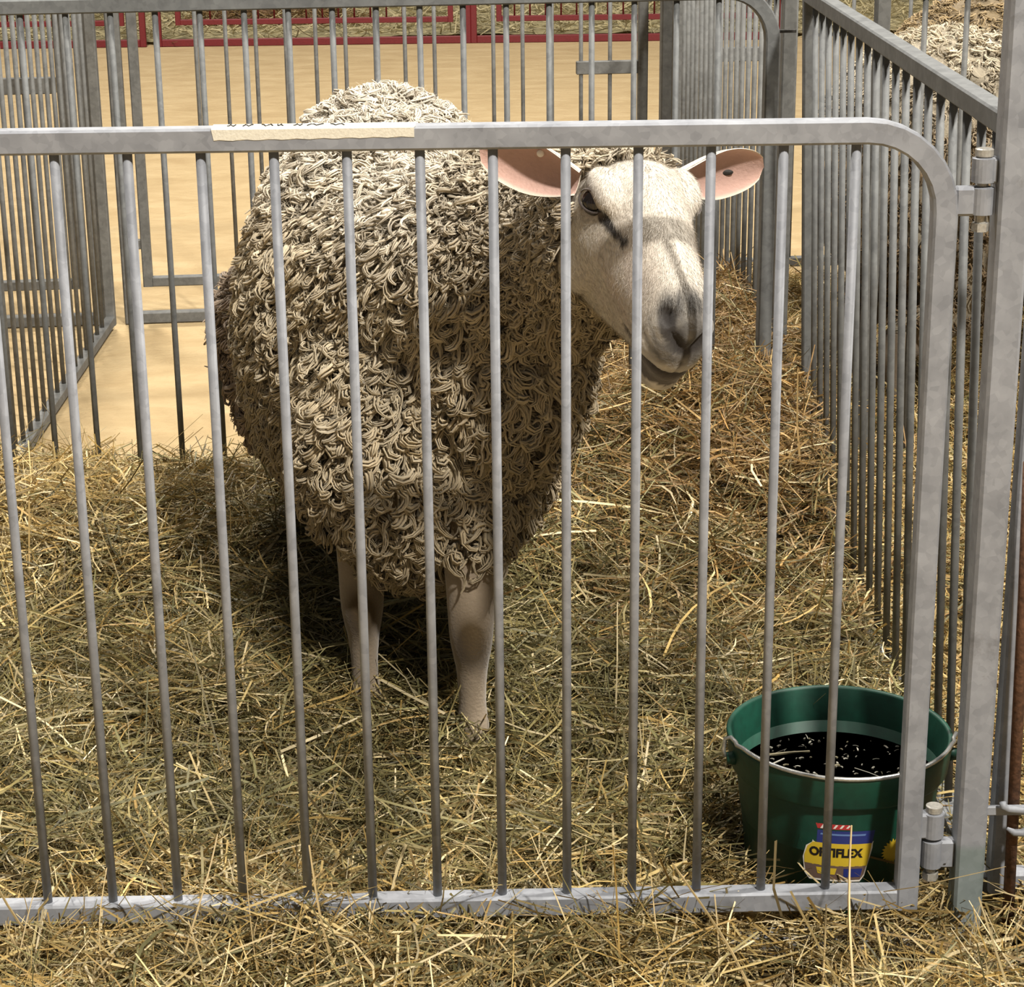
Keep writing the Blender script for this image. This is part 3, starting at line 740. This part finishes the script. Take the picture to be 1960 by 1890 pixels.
def locks(name, P, Nn, mat, parent, L, rho, r0, turns, colfn, M=13, sides=5, seed=1, up_mix=.35, out=.010, nst=1):
    """curly wool locks: helical tapered tubes hanging from the skin"""
    r = np.random.default_rng(seed); n = len(P)
    g = np.array([0, 0, -1.]) + r.normal(0, .35, (n, 3)); 
    t = g - Nn * (g * Nn).sum(1)[:, None]; tl = np.linalg.norm(t, axis=1)[:, None]
    rd = r.normal(0, 1, (n, 3)); rd -= Nn * (rd * Nn).sum(1)[:, None]
    t = t + rd * .25 * (1.2 - np.minimum(1, tl)); t /= np.linalg.norm(t, axis=1)[:, None] + 1e-9
    b_ = np.cross(Nn, t)
    al_ = r.uniform(0, PI / 2 * up_mix * 2, n)[:, None]; v2 = np.cos(al_) * t + np.sin(al_) * Nn
    ph = r.uniform(0, 2 * PI, n); om = 2 * PI * r.uniform(*turns, n) * np.where(r.random(n) < .5, 1, -1)
    Ln = r.uniform(*L, n); rh = r.uniform(*rho, n); rr = r.uniform(*r0, n)
    s = np.linspace(0, 1, M); C = np.empty((n, M, 3))
    for i, q in enumerate(s):
        e = min(1, q * 2.2) * (1 - .35 * q); a = ph + om * q
        C[:, i] = P + Nn * (-.006 + out * math.sin(min(1, q * 1.6) * PI / 2) + .004 * q) + t * (Ln * q)[:, None] + (rh * e)[:, None] * ((np.cos(a) - np.cos(ph) * (1 - q))[:, None] * b_ + (np.sin(a) - np.sin(ph) * (1 - q))[:, None] * v2)
    C[:, :, 2] = np.maximum(C[:, :, 2], .02)
    cc = colfn(P, Nn, r)
    if nst > 1:      # split every lock into a bundle of fine strands that twist round one another
        T = np.gradient(C, axis=1); T /= np.linalg.norm(T, axis=2)[:, :, None] + 1e-9
        U = np.cross(T, np.broadcast_to(Nn[:, None], T.shape)); U /= np.linalg.norm(U, axis=2)[:, :, None] + 1e-6; W = np.cross(T, U)
        b0 = r.uniform(0, 2 * PI, n); tw = r.uniform(-1.5, 1.5, n); Cs = []; env = ((.55 + .6 * np.sin(np.minimum(1, s * 1.25) * PI)) * (1 - .75 * s ** 3))[None] * np.ones((n, 1))
        for k in range(nst):
            a = b0[:, None] + 2 * PI * k / nst + tw[:, None] * s[None] + r.normal(0, .25, (n, 1)); R_ = (rr * (.95 if nst > 2 else .6))[:, None] * env * r.uniform(.7, 1.15, (n, 1))
            Cs.append(C + R_[:, :, None] * (np.cos(a)[:, :, None] * U * 1.3 + np.sin(a)[:, :, None] * W * .8))
        C = np.concatenate(Cs); Nn = np.tile(Nn, (nst, 1)); rr = np.tile(rr, nst) * (.41 if nst > 5 else .46 if nst > 2 else .72) * r.uniform(.8, 1.2, n * nst); cc = np.tile(cc, (nst, 1)) * r.uniform(.86, 1.12, (n * nst, 1)); n = n * nst
    T = np.gradient(C, axis=1); T /= np.linalg.norm(T, axis=2)[:, :, None] + 1e-9
    U = np.cross(T, np.broadcast_to(Nn[:, None], T.shape)); U /= np.linalg.norm(U, axis=2)[:, :, None] + 1e-6; W = np.cross(T, U)
    rad = rr[:, None] * (.75 + .45 * np.sin(np.minimum(1, s * 1.5) * PI))[None] * (1 - .62 * s ** 2.2)[None]
    V = np.empty((n, M, sides, 3), np.float32)
    for k in range(sides):
        a = 2 * PI * k / sides; V[:, :, k] = C + rad[:, :, None] * (math.cos(a) * U * 1.15 + math.sin(a) * W * .85)
    idx = np.arange(n)[:, None, None] * (M * sides) + np.arange(M - 1)[None, :, None] * sides
    k = np.arange(sides)[None, None, :]; k2 = (k + 1) % sides
    F = np.stack(np.broadcast_arrays(idx + k, idx + k2, idx + sides + k2, idx + sides + k), -1).reshape(-1, 4)
    uu = np.broadcast_to((np.abs(np.arange(sides) / sides * 2 - 1))[None, None, :], (n, M, sides)) + r.random(n)[:, None, None] * 7
    vv = np.broadcast_to(s[None, :, None], (n, M, sides)) + r.random(n)[:, None, None] * 9
    uv = np.stack([uu, vv], -1).reshape(-1, 2)
    col = np.repeat(cc, M * sides, 0)
    return V.reshape(-1, 3), F, col, uv
def fuzz(P, Nn, L, w, colfn, seed):
    """fine stray fibres"""
    r = np.random.default_rng(seed); n = len(P); d = Nn + r.normal(0, .8, (n, 3)); d /= np.linalg.norm(d, axis=1)[:, None]
    sd = np.cross(d, r.normal(0, 1, (n, 3))); sd /= np.linalg.norm(sd, axis=1)[:, None]; cv = np.cross(d, sd); Ln = r.uniform(*L, n)[:, None]; bd = r.normal(0, .5, n)[:, None]
    V = np.empty((n, 4, 2, 3), np.float32)
    for i in range(4):
        q = i / 3; c = P + Nn * .004 + d * Ln * q + cv * bd * Ln * q * q
        V[:, i, 0] = c - sd * w * (1 - .6 * q); V[:, i, 1] = c + sd * w * (1 - .6 * q)
    base = (np.arange(n) * 8)[:, None]; F = np.concatenate([base + np.array([2 * i, 2 * i + 1, 2 * i + 3, 2 * i + 2]) for i in range(3)])
    return V.reshape(-1, 3), F, np.repeat(colfn(P, Nn, r), 8, 0), np.zeros((n * 8, 2))
def sample(V, F, n, wf, seed):
    r = np.random.default_rng(seed); a = V[F[:, 0]]; b_ = V[F[:, 1]]; c = V[F[:, 2]]; d = V[F[:, 3]]
    nn = np.cross(c - a, d - b_); ar = np.linalg.norm(nn, axis=1); nn = nn / (ar[:, None] + 1e-12); cen = (a + b_ + c + d) / 4
    w = ar * wf(cen, nn); k = r.choice(len(F), n, p=w / w.sum()); u = r.random((n, 1)); v = r.random((n, 1))
    return a[k] * (1 - u) * (1 - v) + b_[k] * u * (1 - v) + c[k] * u * v + d[k] * (1 - u) * v, nn[k]

# ---- the main sheep ----
PSI, SL, RO = math.radians(17), math.radians(33), math.radians(6)
fwd = np.array([math.sin(PSI), -math.cos(PSI), 0]); ax = fwd * math.cos(SL) + np.array([0, 0, -math.sin(SL)]); dr = fwd * math.sin(SL) + np.array([0, 0, math.cos(SL)]); lt_ = np.array([math.cos(PSI), math.sin(PSI), 0])
lt_, dr = lt_ * math.cos(RO) - dr * math.sin(RO), dr * math.cos(RO) + lt_ * math.sin(RO)
HB3 = np.stack([lt_, ax, dr], 1); EYE0 = np.array([.622, .187, .868])
HSC = 1.065
HX = lambda v: HSC * np.asarray(v, float) @ HB3.T + EYE0
HI = lambda p: (np.asarray(p, float) - EYE0) @ HB3 / HSC
mb = MB()
mb.ell((.37, .70, .505), (.188, .24, .245)); mb.ell((.30, .95, .55), (.218, .34, .318)); mb.ell((.295, 1.13, .555), (.212, .28, .322)); mb.ell((.355, .60, .455), (.165, .15, .185))
mb.ell((.47, .53, .63), (.115, .13, .19))
nk0 = HX((0, -.045, -.055)); nk1 = np.array([.56, .40, .80]); nk2 = np.array([.47, .54, .72]); nk3 = np.array([.37, .72, .64])
limb(mb, [nk0, nk1, nk2, nk3], [.078, .105, .150, .19], 20)
LEGS = [((.423, .461), .09), ((.269, .575), .1)]
FR = [.055, .040, .034, .0305, .0225, .0195, .0235, .0215, .027, .029]
FZ = [.46, .36, .30, .235, .185, .135, .095, .065, .038, .004]
for (lx, ly), _ in LEGS:
    ox = [.0, 0, 0, .0, 0, 0, 0, 0, 0, 0]; oy = [.05, .02, .005, -.006, 0, .002, 0, -.008, -.018, -.02]
    limb(mb, [(lx + ox[i] * .5, ly + oy[i], FZ[i]) for i in range(10)], FR)
for lx, ly in ((.12, 1.18), (.37, 1.22)):
    limb(mb, [(lx, ly - .02, .5), (lx, ly - .05, .38), (lx, ly + .06, .29), (lx, ly + .085, .245), (lx, ly + .06, .15), (lx, ly + .05, .085), (lx, ly + .03, .04), (lx, ly + .02, .004)], [.11, .075, .042, .032, .022, .024, .026, .03])
head_loft(mb, HX)
V, Fq, Ft = remesh(mb, .0042, 8, .5)
H = HI(V); nrm = vnormals(V, Fq)
# nostrils and mouth: small displacements on the face
def seg_d(P, a, b_):
    a = np.array(a, float); b_ = np.array(b_, float); t = np.clip(((P - a) @ (b_ - a)) / ((b_ - a) @ (b_ - a)), 0, 1); return np.linalg.norm(P - a - t[:, None] * (b_ - a), axis=1)
headmask = (H[:, 1] > .09) & (np.abs(H[:, 0]) < .07) & (np.abs(H[:, 2]) < .1)
Ha = H.copy(); Ha[:, 0] = np.abs(H[:, 0])
dn = np.minimum(seg_d(Ha, (.0245, .166, .014), (.0200, .181, .000)), seg_d(Ha, (.0200, .181, .000), (.006, .194, -.016)))
dph = np.abs(H[:, 0]) + 9 * ((H[:, 1] < .165) | (H[:, 2] > -.008) | (H[:, 2] < -.054))
zm = -.056 - .012 * np.clip((.18 - H[:, 1]) / .06, 0, 1.2) + .006 * np.clip(np.abs(H[:, 0]) / .03, 0, 1.3) ** 2
dm = np.abs(H[:, 2] - zm) + 9 * (H[:, 1] < .105)
V = V - nrm * (headmask * (.0085 * np.exp(-(dn / .0056) ** 2) + .0016 * np.exp(-(dph / .0016) ** 2) + .0045 * np.exp(-(dm / .003) ** 2)))[:, None]
# the animal's own colours, except legw and woolskin, which hold painted shade
white = np.array((.57, .52, .445)); rosy = np.array((.60, .46, .38)); greyn = np.array((.20, .185, .17)); black = np.array((.020, .016, .014)); woolskin = np.array((.13, .092, .05)); brown = np.array((.055, .033, .010)); legw = np.array((.235, .185, .13))
C = np.tile(white, (len(V), 1))
def mixc(C, c, m): return C * (1 - m[:, None]) + np.array(c) * m[:, None]
nz = lambda sc_, sd: vnoise(H[:, 0] + 3, H[:, 1] + 2 * H[:, 2] + 3, sc_, sd)
C = mixc(C, rosy, np.clip(np.exp(-((np.abs(H[:, 0]) - .05) / .02) ** 2 - ((H[:, 1] - .10) / .05) ** 2) * 1.0 * nz(40, 41), 0, 1) * .8)
muz = sstep(.136, .164, H[:, 1] + .012 * (nz(90, 42) - .5)) * sstep(.040, .026, np.abs(H[:, 0]) + .008 * (nz(70, 46) - .5)) * sstep(-.05, -.03, H[:, 2])
C = mixc(C, greyn * .35, np.clip(muz * 1.15 * (.55 + .6 * nz(140, 43)), 0, .95))
C = mixc(C, greyn, headmask * sstep(.135, .160, H[:, 1]) * (H[:, 2] < -.022) * .7 * nz(110, 44))
C = mixc(C, black, headmask * np.exp(-(dn / .0100) ** 4))
C = mixc(C, black, headmask * np.exp(-(dph / .0016) ** 2) * .85)
lip = headmask * (H[:, 2] < zm + .002) * (H[:, 2] > zm - .022) * (H[:, 1] > .128)
C = mixc(C, (.060, .050, .046), lip * .9)
C = mixc(C, black, headmask * np.exp(-(dm / .0035) ** 2))
tear = seg_d(Ha, (.055, .024, .016), (.045, .066, .018))
C = mixc(C, black * 1.3, sstep(.0088 + .0, .0045, tear + .004 * (nz(150, 45) - .5)) * (H[:, 1] > -.05) * (H[:, 1] < .12))
C = mixc(C, (.12, .08, .06), np.exp(-(np.linalg.norm(Ha - np.array((.061, .004, .017)), axis=1) / .021) ** 4) * .8)
legd = np.min([np.hypot(V[:, 0] - lx, V[:, 1] - ly) for (lx, ly), _ in LEGS] + [np.hypot(V[:, 0] - .12, V[:, 1] - 1.2), np.hypot(V[:, 0] - .37, V[:, 1] - 1.25)], axis=0)
isleg = (V[:, 2] < .345 - 0) & (legd < .062)
body = head_ratio(H) > 1.10
C = np.where((body & ~isleg)[:, None], woolskin, C); C = np.where((isleg & body)[:, None], legw, C)  # skin darkened for gaps in the fleece, legs for shade under the body
for (lx, ly), _ in LEGS:
    kd = np.exp(-(((V[:, 0] - lx) / .022) ** 2 + ((V[:, 2] - .234) / .034) ** 2)) * (V[:, 1] < ly + .012) * (legd < .055)
    C = mixc(C, brown, np.clip(kd * 1.8, 0, .95))
C = mixc(C, (.30, .24, .16), isleg * sstep(.13, .04, V[:, 2]) * .5); C = mixc(C, (.06, .05, .04), isleg * (V[:, 2] < .035) * 1.0)
EAR1 = (HX((-.075, -.034, .016)), np.array([.444, .212, .938]))
e1 = ear(HX((-.060, -.034, .016)), [.444, .212, .938], np.array([.10, -.93, -.34]), .066, .95)
e2 = ear(HX((.056, -.038, .016)), [.780, .285, .901], np.array([-.22, -.93, -.22]), .062, .95)
nV = len(V)
AV = np.concatenate([V, e1[0], e2[0]]); AC = np.concatenate([C, e1[2], e2[2]]); AF = np.concatenate([Fq, e1[1] + nV, e2[1] + nV + len(e1[0])])
sheep = empty('sheep', (.33, .85, 0)); tag(sheep, 'big curly cream sheep standing behind the front gate, head turned to the right', 'sheep')
off = np.array([.33, .85, 0])
mesh_np('body', AV - off, [AF, Ft] if len(Ft) else [AF], M_SKIN, sheep, col=AC)
# eyes with lids
for s in (-1, 1):
    ec = HX((s * .0540, .004, .017)); b = MB(); b.ell(ec - off, (.0165,) * 3, nu=24, nv=16); eo = b.build('eye', M_EYE, sheep, True)
    dirn = HB3 @ (np.array([s * .80, .42, .42]) / np.linalg.norm([.80, .42, .42])); u = HB3 @ np.array([-s * .75, .62, -.1]); u -= dirn * (u @ dirn); u /= np.linalg.norm(u); w = np.cross(dirn, u)
    for sg, nm, hgt, fo in ((1, 'upper_eyelid', .0114, .0095), (-1, 'lower_eyelid', .0106, .0075)):
        q = []
        for i in range(15):
            a = PI * i / 14; wz = w if (HB3.T @ w)[2] > 0 else -w
            q.append(ec - off + u * (.0175 * math.cos(a)) + wz * sg * hgt * math.sin(a) + dirn * (.0085 + .0055 * math.sin(a)))
        b = MB(); b.tube(q, [.0007 + .0007 * math.sin(PI * i / 14) for i in range(15)], 8); vv = np.concatenate(b.V)
        mesh_np(nm, vv, [np.array(f) for f in b.F.values()], M_SKIN, eo, col=np.tile(np.array((.085, .062, .05) if sg > 0 else (.05, .038, .033)), (len(vv), 1)))
b = MB(); tp = e1[0][:22 * 13].reshape(22, 13, 3)[9, 8]; b.ell(tp - off + np.array([0, -.004, 0]), (.0045, .003, .0045), nu=14, nv=8)
b.build('ear_stud', M_LW, sheep, True)['label'] = 'small white stud in the ear'
b = MB(); tp = e2[0][:22 * 13].reshape(22, 13, 3)[13, 7]; b.ell(tp - off, (.0085, .0022, .0036), nu=16, nv=8)  # dark ellipsoid stands in for the hole in the ear
b.build('ear_hole', M_DARK, sheep)['label'] = 'dark spot standing in for a hole in the ear'
# fleece
def woolmask(P):
    h = HI(P); bl = head_ratio(h) > 1.13; ld = np.min([np.hypot(P[:, 0] - lx, P[:, 1] - ly) for (lx, ly), _ in LEGS], axis=0)
    return bl & (seg_d(P, EAR1[0], EAR1[1]) > .032) & ~((P[:, 2] < .365) & (ld < .062)) & (P[:, 2] > .24)
def wcol(P, Nn, r):
    n = len(P); base = np.array((.68, .575, .40)); dirty = np.array((.36, .27, .145)); pinky = np.array((.42, .31, .235)); pale = np.array((.74, .66, .53))
    k = np.clip(.35 + .9 * (vnoise(P[:, 0] + P[:, 1], P[:, 2], 11, 61) - .5) + r.normal(0, .22, n), 0, 1)[:, None]
    c = base * (1 - k) + dirty * k
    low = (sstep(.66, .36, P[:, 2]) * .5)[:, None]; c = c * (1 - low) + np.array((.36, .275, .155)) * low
    top = sstep(.68, .86, P[:, 2])[:, None]; c = c * (1 - top) + pale * r.uniform(.88, 1.08, n)[:, None] * top  # paler along the back: overhead light painted into the wool colour
    rear = (sstep(.85, 1.1, P[:, 1]) * sstep(.18, .05, P[:, 0]) * sstep(.8, .65, P[:, 2]))[:, None]; c = c * (1 - rear * .75) + pinky * rear * .75
    nk = (sstep(.36, .47, P[:, 0] + .25 * (.6 - P[:, 1])) * sstep(.75, .55, P[:, 1]))[:, None]; c = c * (1 - nk * .5) + np.array((.42, .33, .20)) * nk * .5
    return c * r.uniform(.85, 1.12, n)[:, None]
def dens(c, nn):
    vis = np.clip((CAM - c) @ np.eye(3), -9, 9); vis = (vis * nn).sum(1) / np.linalg.norm(vis, axis=1)
    return woolmask(c) * (.12 + .88 * sstep(-.45, -.05, vis))
parts = []
def zone(P, Nn):
    """1 where the wool is in long open ringlets, 0 where it is short and frizzy"""
    h = HI(P); near = np.linalg.norm(h - np.array((0, -.09, -.05)), axis=1)
    z = sstep(.14, .26, near) * sstep(.25, .33, P[:, 2]); back = sstep(.70, .84, P[:, 2]); rear = sstep(.14, .02, P[:, 0])
    return z * (1 - .7 * back) * (1 - .55 * rear)
P, Nn = sample(V, Fq, 9500, dens, 71); z = zone(P, Nn); rr_ = np.random.default_rng(72).random(len(P))
big = rr_ < z
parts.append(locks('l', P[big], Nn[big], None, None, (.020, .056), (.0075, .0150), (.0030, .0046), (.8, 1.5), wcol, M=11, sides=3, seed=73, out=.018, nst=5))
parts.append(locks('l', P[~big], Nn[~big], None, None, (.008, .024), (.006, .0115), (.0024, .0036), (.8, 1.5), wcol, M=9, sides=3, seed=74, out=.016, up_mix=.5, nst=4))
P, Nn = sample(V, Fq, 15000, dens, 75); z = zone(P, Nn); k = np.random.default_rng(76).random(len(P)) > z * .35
parts.append(locks('l', P[k], Nn[k], None, None, (.004, .018), (.0045, .0085), (.0016, .0026), (.8, 1.5), lambda p, q, r: wcol(p, q, r) * (GAP_SHADE + (1 - GAP_SHADE) * (1 - zone(p, q)))[:, None], M=8, sides=4, seed=77, out=.014, up_mix=.5, nst=1))
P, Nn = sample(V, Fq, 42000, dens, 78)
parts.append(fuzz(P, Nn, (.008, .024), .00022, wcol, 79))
def merge4(parts):
    V = []; F = []; C = []; U = []; n = 0
    for v, f, c, u in parts: V.append(v); F.append(f + n); C.append(c); U.append(u); n += len(v)
    return np.concatenate(V), np.concatenate(F), np.concatenate(C), np.concatenate(U)
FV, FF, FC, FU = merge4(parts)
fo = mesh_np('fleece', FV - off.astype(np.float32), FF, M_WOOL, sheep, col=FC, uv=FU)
# short hair on the face
def hair(P, Nn, dirf, L, w, cols, seed):
    r = np.random.default_rng(seed); n = len(P); d = dirf(P) ; d = d - Nn * (d * Nn).sum(1)[:, None]; d /= np.linalg.norm(d, axis=1)[:, None] + 1e-9
    d = d + r.normal(0, .28, (n, 3)); sd = np.cross(d, Nn); sd /= np.linalg.norm(sd, axis=1)[:, None] + 1e-9; Ln = r.uniform(*L, n)[:, None]
    V = np.empty((n, 3, 2, 3), np.float32)
    for i, (q, e) in enumerate(((0, -.0005), (.5, .0004), (1, .0006))):
        c = P + d * Ln * q + Nn * (e + .0006); V[:, i, 0] = c - sd * w * (1 - .7 * q); V[:, i, 1] = c + sd * w * (1 - .7 * q)
    base = (np.arange(n) * 6)[:, None]; F = np.concatenate([base + np.array([2 * i, 2 * i + 1, 2 * i + 3, 2 * i + 2]) for i in range(2)])
    return V.reshape(-1, 3), F, np.repeat(cols, 6, 0)
from mathutils.kdtree import KDTree
fm = lambda c, nn: ((head_ratio(HI(c)) < 1.16) & ~((HI(c)[:, 1] > .158) & (HI(c)[:, 2] < .02)) & (np.linalg.norm(np.stack([np.abs(HI(c)[:, 0]), HI(c)[:, 1], HI(c)[:, 2]], 1) - np.array((.059, .004, .017)), axis=1) > .020)).astype(float)
P, Nn = sample(V, Fq, 42000, fm, 81)
kd = KDTree(len(V)); 
sub = np.where((H[:, 1] > -.14) & (np.linalg.norm(H, axis=1) < .26))[0]
kd = KDTree(len(sub))
for i, s_ in enumerate(sub): kd.insert(V[s_], i)
kd.balance(); ci = np.array([sub[kd.find(p)[1]] for p in P]); cc = C[ci] * np.random.default_rng(82).uniform(.88, 1.1, len(P))[:, None]
hv, hf_, hc = hair(P, Nn, lambda p: np.tile(ax * .8 - dr * .3, (len(p), 1)) + np.sign(HI(p)[:, :1]) * lt_ * .25, (.0030, .0065), .00022, cc, 83)
mesh_np('face_hair', hv - off.astype(np.float32), hf_, M_SKIN, sheep, col=hc)

# ---- two more sheep in the pen behind on the right ----
def other_sheep(label, loc, rz, tone, seed):
    root = empty('sheep', loc, rz); tag(root, label, 'sheep', )
    mb = MB()
    mb.ell((-.22, 0, .60), (.27, .25, .27)); mb.ell((.08, 0, .60), (.36, .255, .27)); mb.ell((.30, 0, .61), (.22, .22, .26))
    limb(mb, [(.30, 0, .64), (.46, 0, .72), (.58, .02, .82)], [.18, .13, .09])
    sl = math.radians(40); a = np.array([math.cos(sl), 0, -math.sin(sl)]); d = np.array([math.sin(sl), 0, math.cos(sl)]); B = np.stack([np.array([0, -1., 0]), a, d], 1); o0 = np.array([.66, .02, .86])
    head_loft(mb, lambda v: np.asarray(v) @ B.T + o0)
    for lx, ly in ((.27, .11), (.31, -.11)):
        limb(mb, [(lx, ly, .46), (lx, ly, .34), (lx + .01, ly, .235), (lx, ly, .135), (lx, ly, .07), (lx + .02, ly, .004)], [.06, .036, .031, .020, .023, .03])
    for lx, ly in ((-.30, .12), (-.27, -.12)):
        limb(mb, [(lx, ly, .5), (lx + .05, ly, .38), (lx - .06, ly, .27), (lx - .07, ly, .23), (lx - .05, ly, .13), (lx - .03, ly, .06), (lx - .02, ly, .004)], [.12, .08, .042, .032, .022, .024, .03])
    V, F, T = remesh(mb, .010, 5, .5)
    hh = (V - o0) @ B; face = (hh[:, 1] > -.09) & (np.linalg.norm(hh, axis=1) < .26); leg = V[:, 2] < .30
    C = np.where(face[:, None], white, np.where(leg[:, None], np.array((.17, .13, .09)), np.array(tone) * .4))
    w1 = ear(o0 + B @ np.array((-.06, -.06, .03)), o0 + B @ np.array((-.17, -.08, .04)), a, .066); w2 = ear(o0 + B @ np.array((.06, -.06, .03)), o0 + B @ np.array((.17, -.08, .04)), a, .066)
    n = len(V); VV = np.concatenate([V, w1[0], w2[0]]); CC = np.concatenate([C, w1[2], w2[2]]); Fb = np.concatenate([F, w1[1] + n, w2[1] + n + len(w1[0])])
    mesh_np('body', VV, [Fb, T] if len(T) else [Fb], M_SKIN, root, col=CC)
    for s in (-1, 1):
        b = MB(); b.ell(o0 + B @ np.array((s * .0605, .006, .01)), (.014,) * 3, nu=16, nv=10); b.build('eye', M_EYE, root, True)
    def wf(c, nn): h = (c - o0) @ B; return ((c[:, 2] > .31) & ((h[:, 1] < -.1) | (np.linalg.norm(h, axis=1) > .26))).astype(float)
    t = np.array(tone)
    def cf(P, Nn, r):
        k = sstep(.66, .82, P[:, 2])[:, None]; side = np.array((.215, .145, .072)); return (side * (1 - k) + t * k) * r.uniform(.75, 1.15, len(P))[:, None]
    P, Nn = sample(V, F, 4600, wf, seed); p1 = locks('l', P, Nn, None, None, (.012, .034), (.006, .011), (.0036, .0054), (.9, 1.6), cf, M=8, sides=3, seed=seed + 1, out=.014, nst=3)
    P, Nn = sample(V, F, 12000, wf, seed + 2); p2 = fuzz(P, Nn, (.01, .025), .0004, cf, seed + 3)
    v, f, c, u = merge4([p1, p2]); mesh_np('fleece', v, f, M_WOOL, root, col=c, uv=u)
    return root
other_sheep('cream backed sheep with brown flanks, seen through the divider bars beside the tall post', (1.60, 2.02, 0), math.radians(6), (.62, .53, .38), 101)
other_sheep('tan brown crimped sheep at the top right, behind the cream backed one', (1.84, 2.68, 0), math.radians(-4), (.36, .26, .13), 111)

# ---------------------------------------------------------------- light and camera
w = bpy.data.worlds.new('barn_air'); sc.world = w; w.use_nodes = True
w.node_tree.nodes['Background'].inputs[0].default_value = (1.0, .97, .93, 1); w.node_tree.nodes['Background'].inputs[1].default_value = .15
def lamp(name, loc, target, size, power, col):
    l = bpy.data.lights.new(name, 'AREA'); l.shape = 'DISK'; l.size = size; l.energy = power; l.color = col
    o = bpy.data.objects.new(name, l); COL.objects.link(o); o.location = loc
    o.rotation_euler = (Vector(target) - Vector(loc)).to_track_quat('-Z', 'Y').to_euler(); return o
lamp('barn_lamp_front', (3.15, -5.2, 7.6), (.4, .5, .6), .55, 1380, (1, .95, .87))
lamp('barn_lamp_overhead', (3.9, .8, 7.3), (.2, 1.0, .4), .45, 760, (1, .95, .87))
lamp('barn_lamp_aisle', (-.95, 1.6, 8.0), (-.2, 1.8, .2), .35, 170, (1, .95, .87))
lamp('barn_lamp_arena', (-1.2, 6.0, 8.0), (-.3, 5.0, 0), 1.0, 900, (1, .94, .86))

cd = bpy.data.cameras.new('camera'); co = bpy.data.objects.new('camera', cd); COL.objects.link(co); sc.camera = co
cd.sensor_fit = 'HORIZONTAL'; cd.sensor_width = 36; cd.lens = 36 * FPX / 1960; cd.clip_start = .05; cd.clip_end = 100
R0 = ray(980, 945); RX = ray(980 + FPX, 945) - R0; RU = ray(980, 945 - FPX) - R0
M = Matrix(((RX[0], RU[0], -R0[0], CAM[0]), (RX[1], RU[1], -R0[1], CAM[1]), (RX[2], RU[2], -R0[2], CAM[2]), (0, 0, 0, 1)))
co.matrix_world = M
vs = sc.view_settings; vs.view_transform = 'Standard'; vs.look = 'None'; vs.exposure = 0; vs.gamma = 1
try: vs.use_curve_mapping = False
except Exception: pass

# drop the construction arrays before rendering
for k_ in ('parts', 'V', 'F', 'C', 'FV', 'FF', 'FC', 'FU', 'AV', 'AC', 'AF', 'Fq', 'Ft', 'H', 'Ha', 'nrm', 'P', 'Nn', 'hv', 'hf_', 'hc', 'z', 'cc', 'kd', 'rr_', 'big', 'k'):
    globals().pop(k_, None)
import gc; gc.collect()
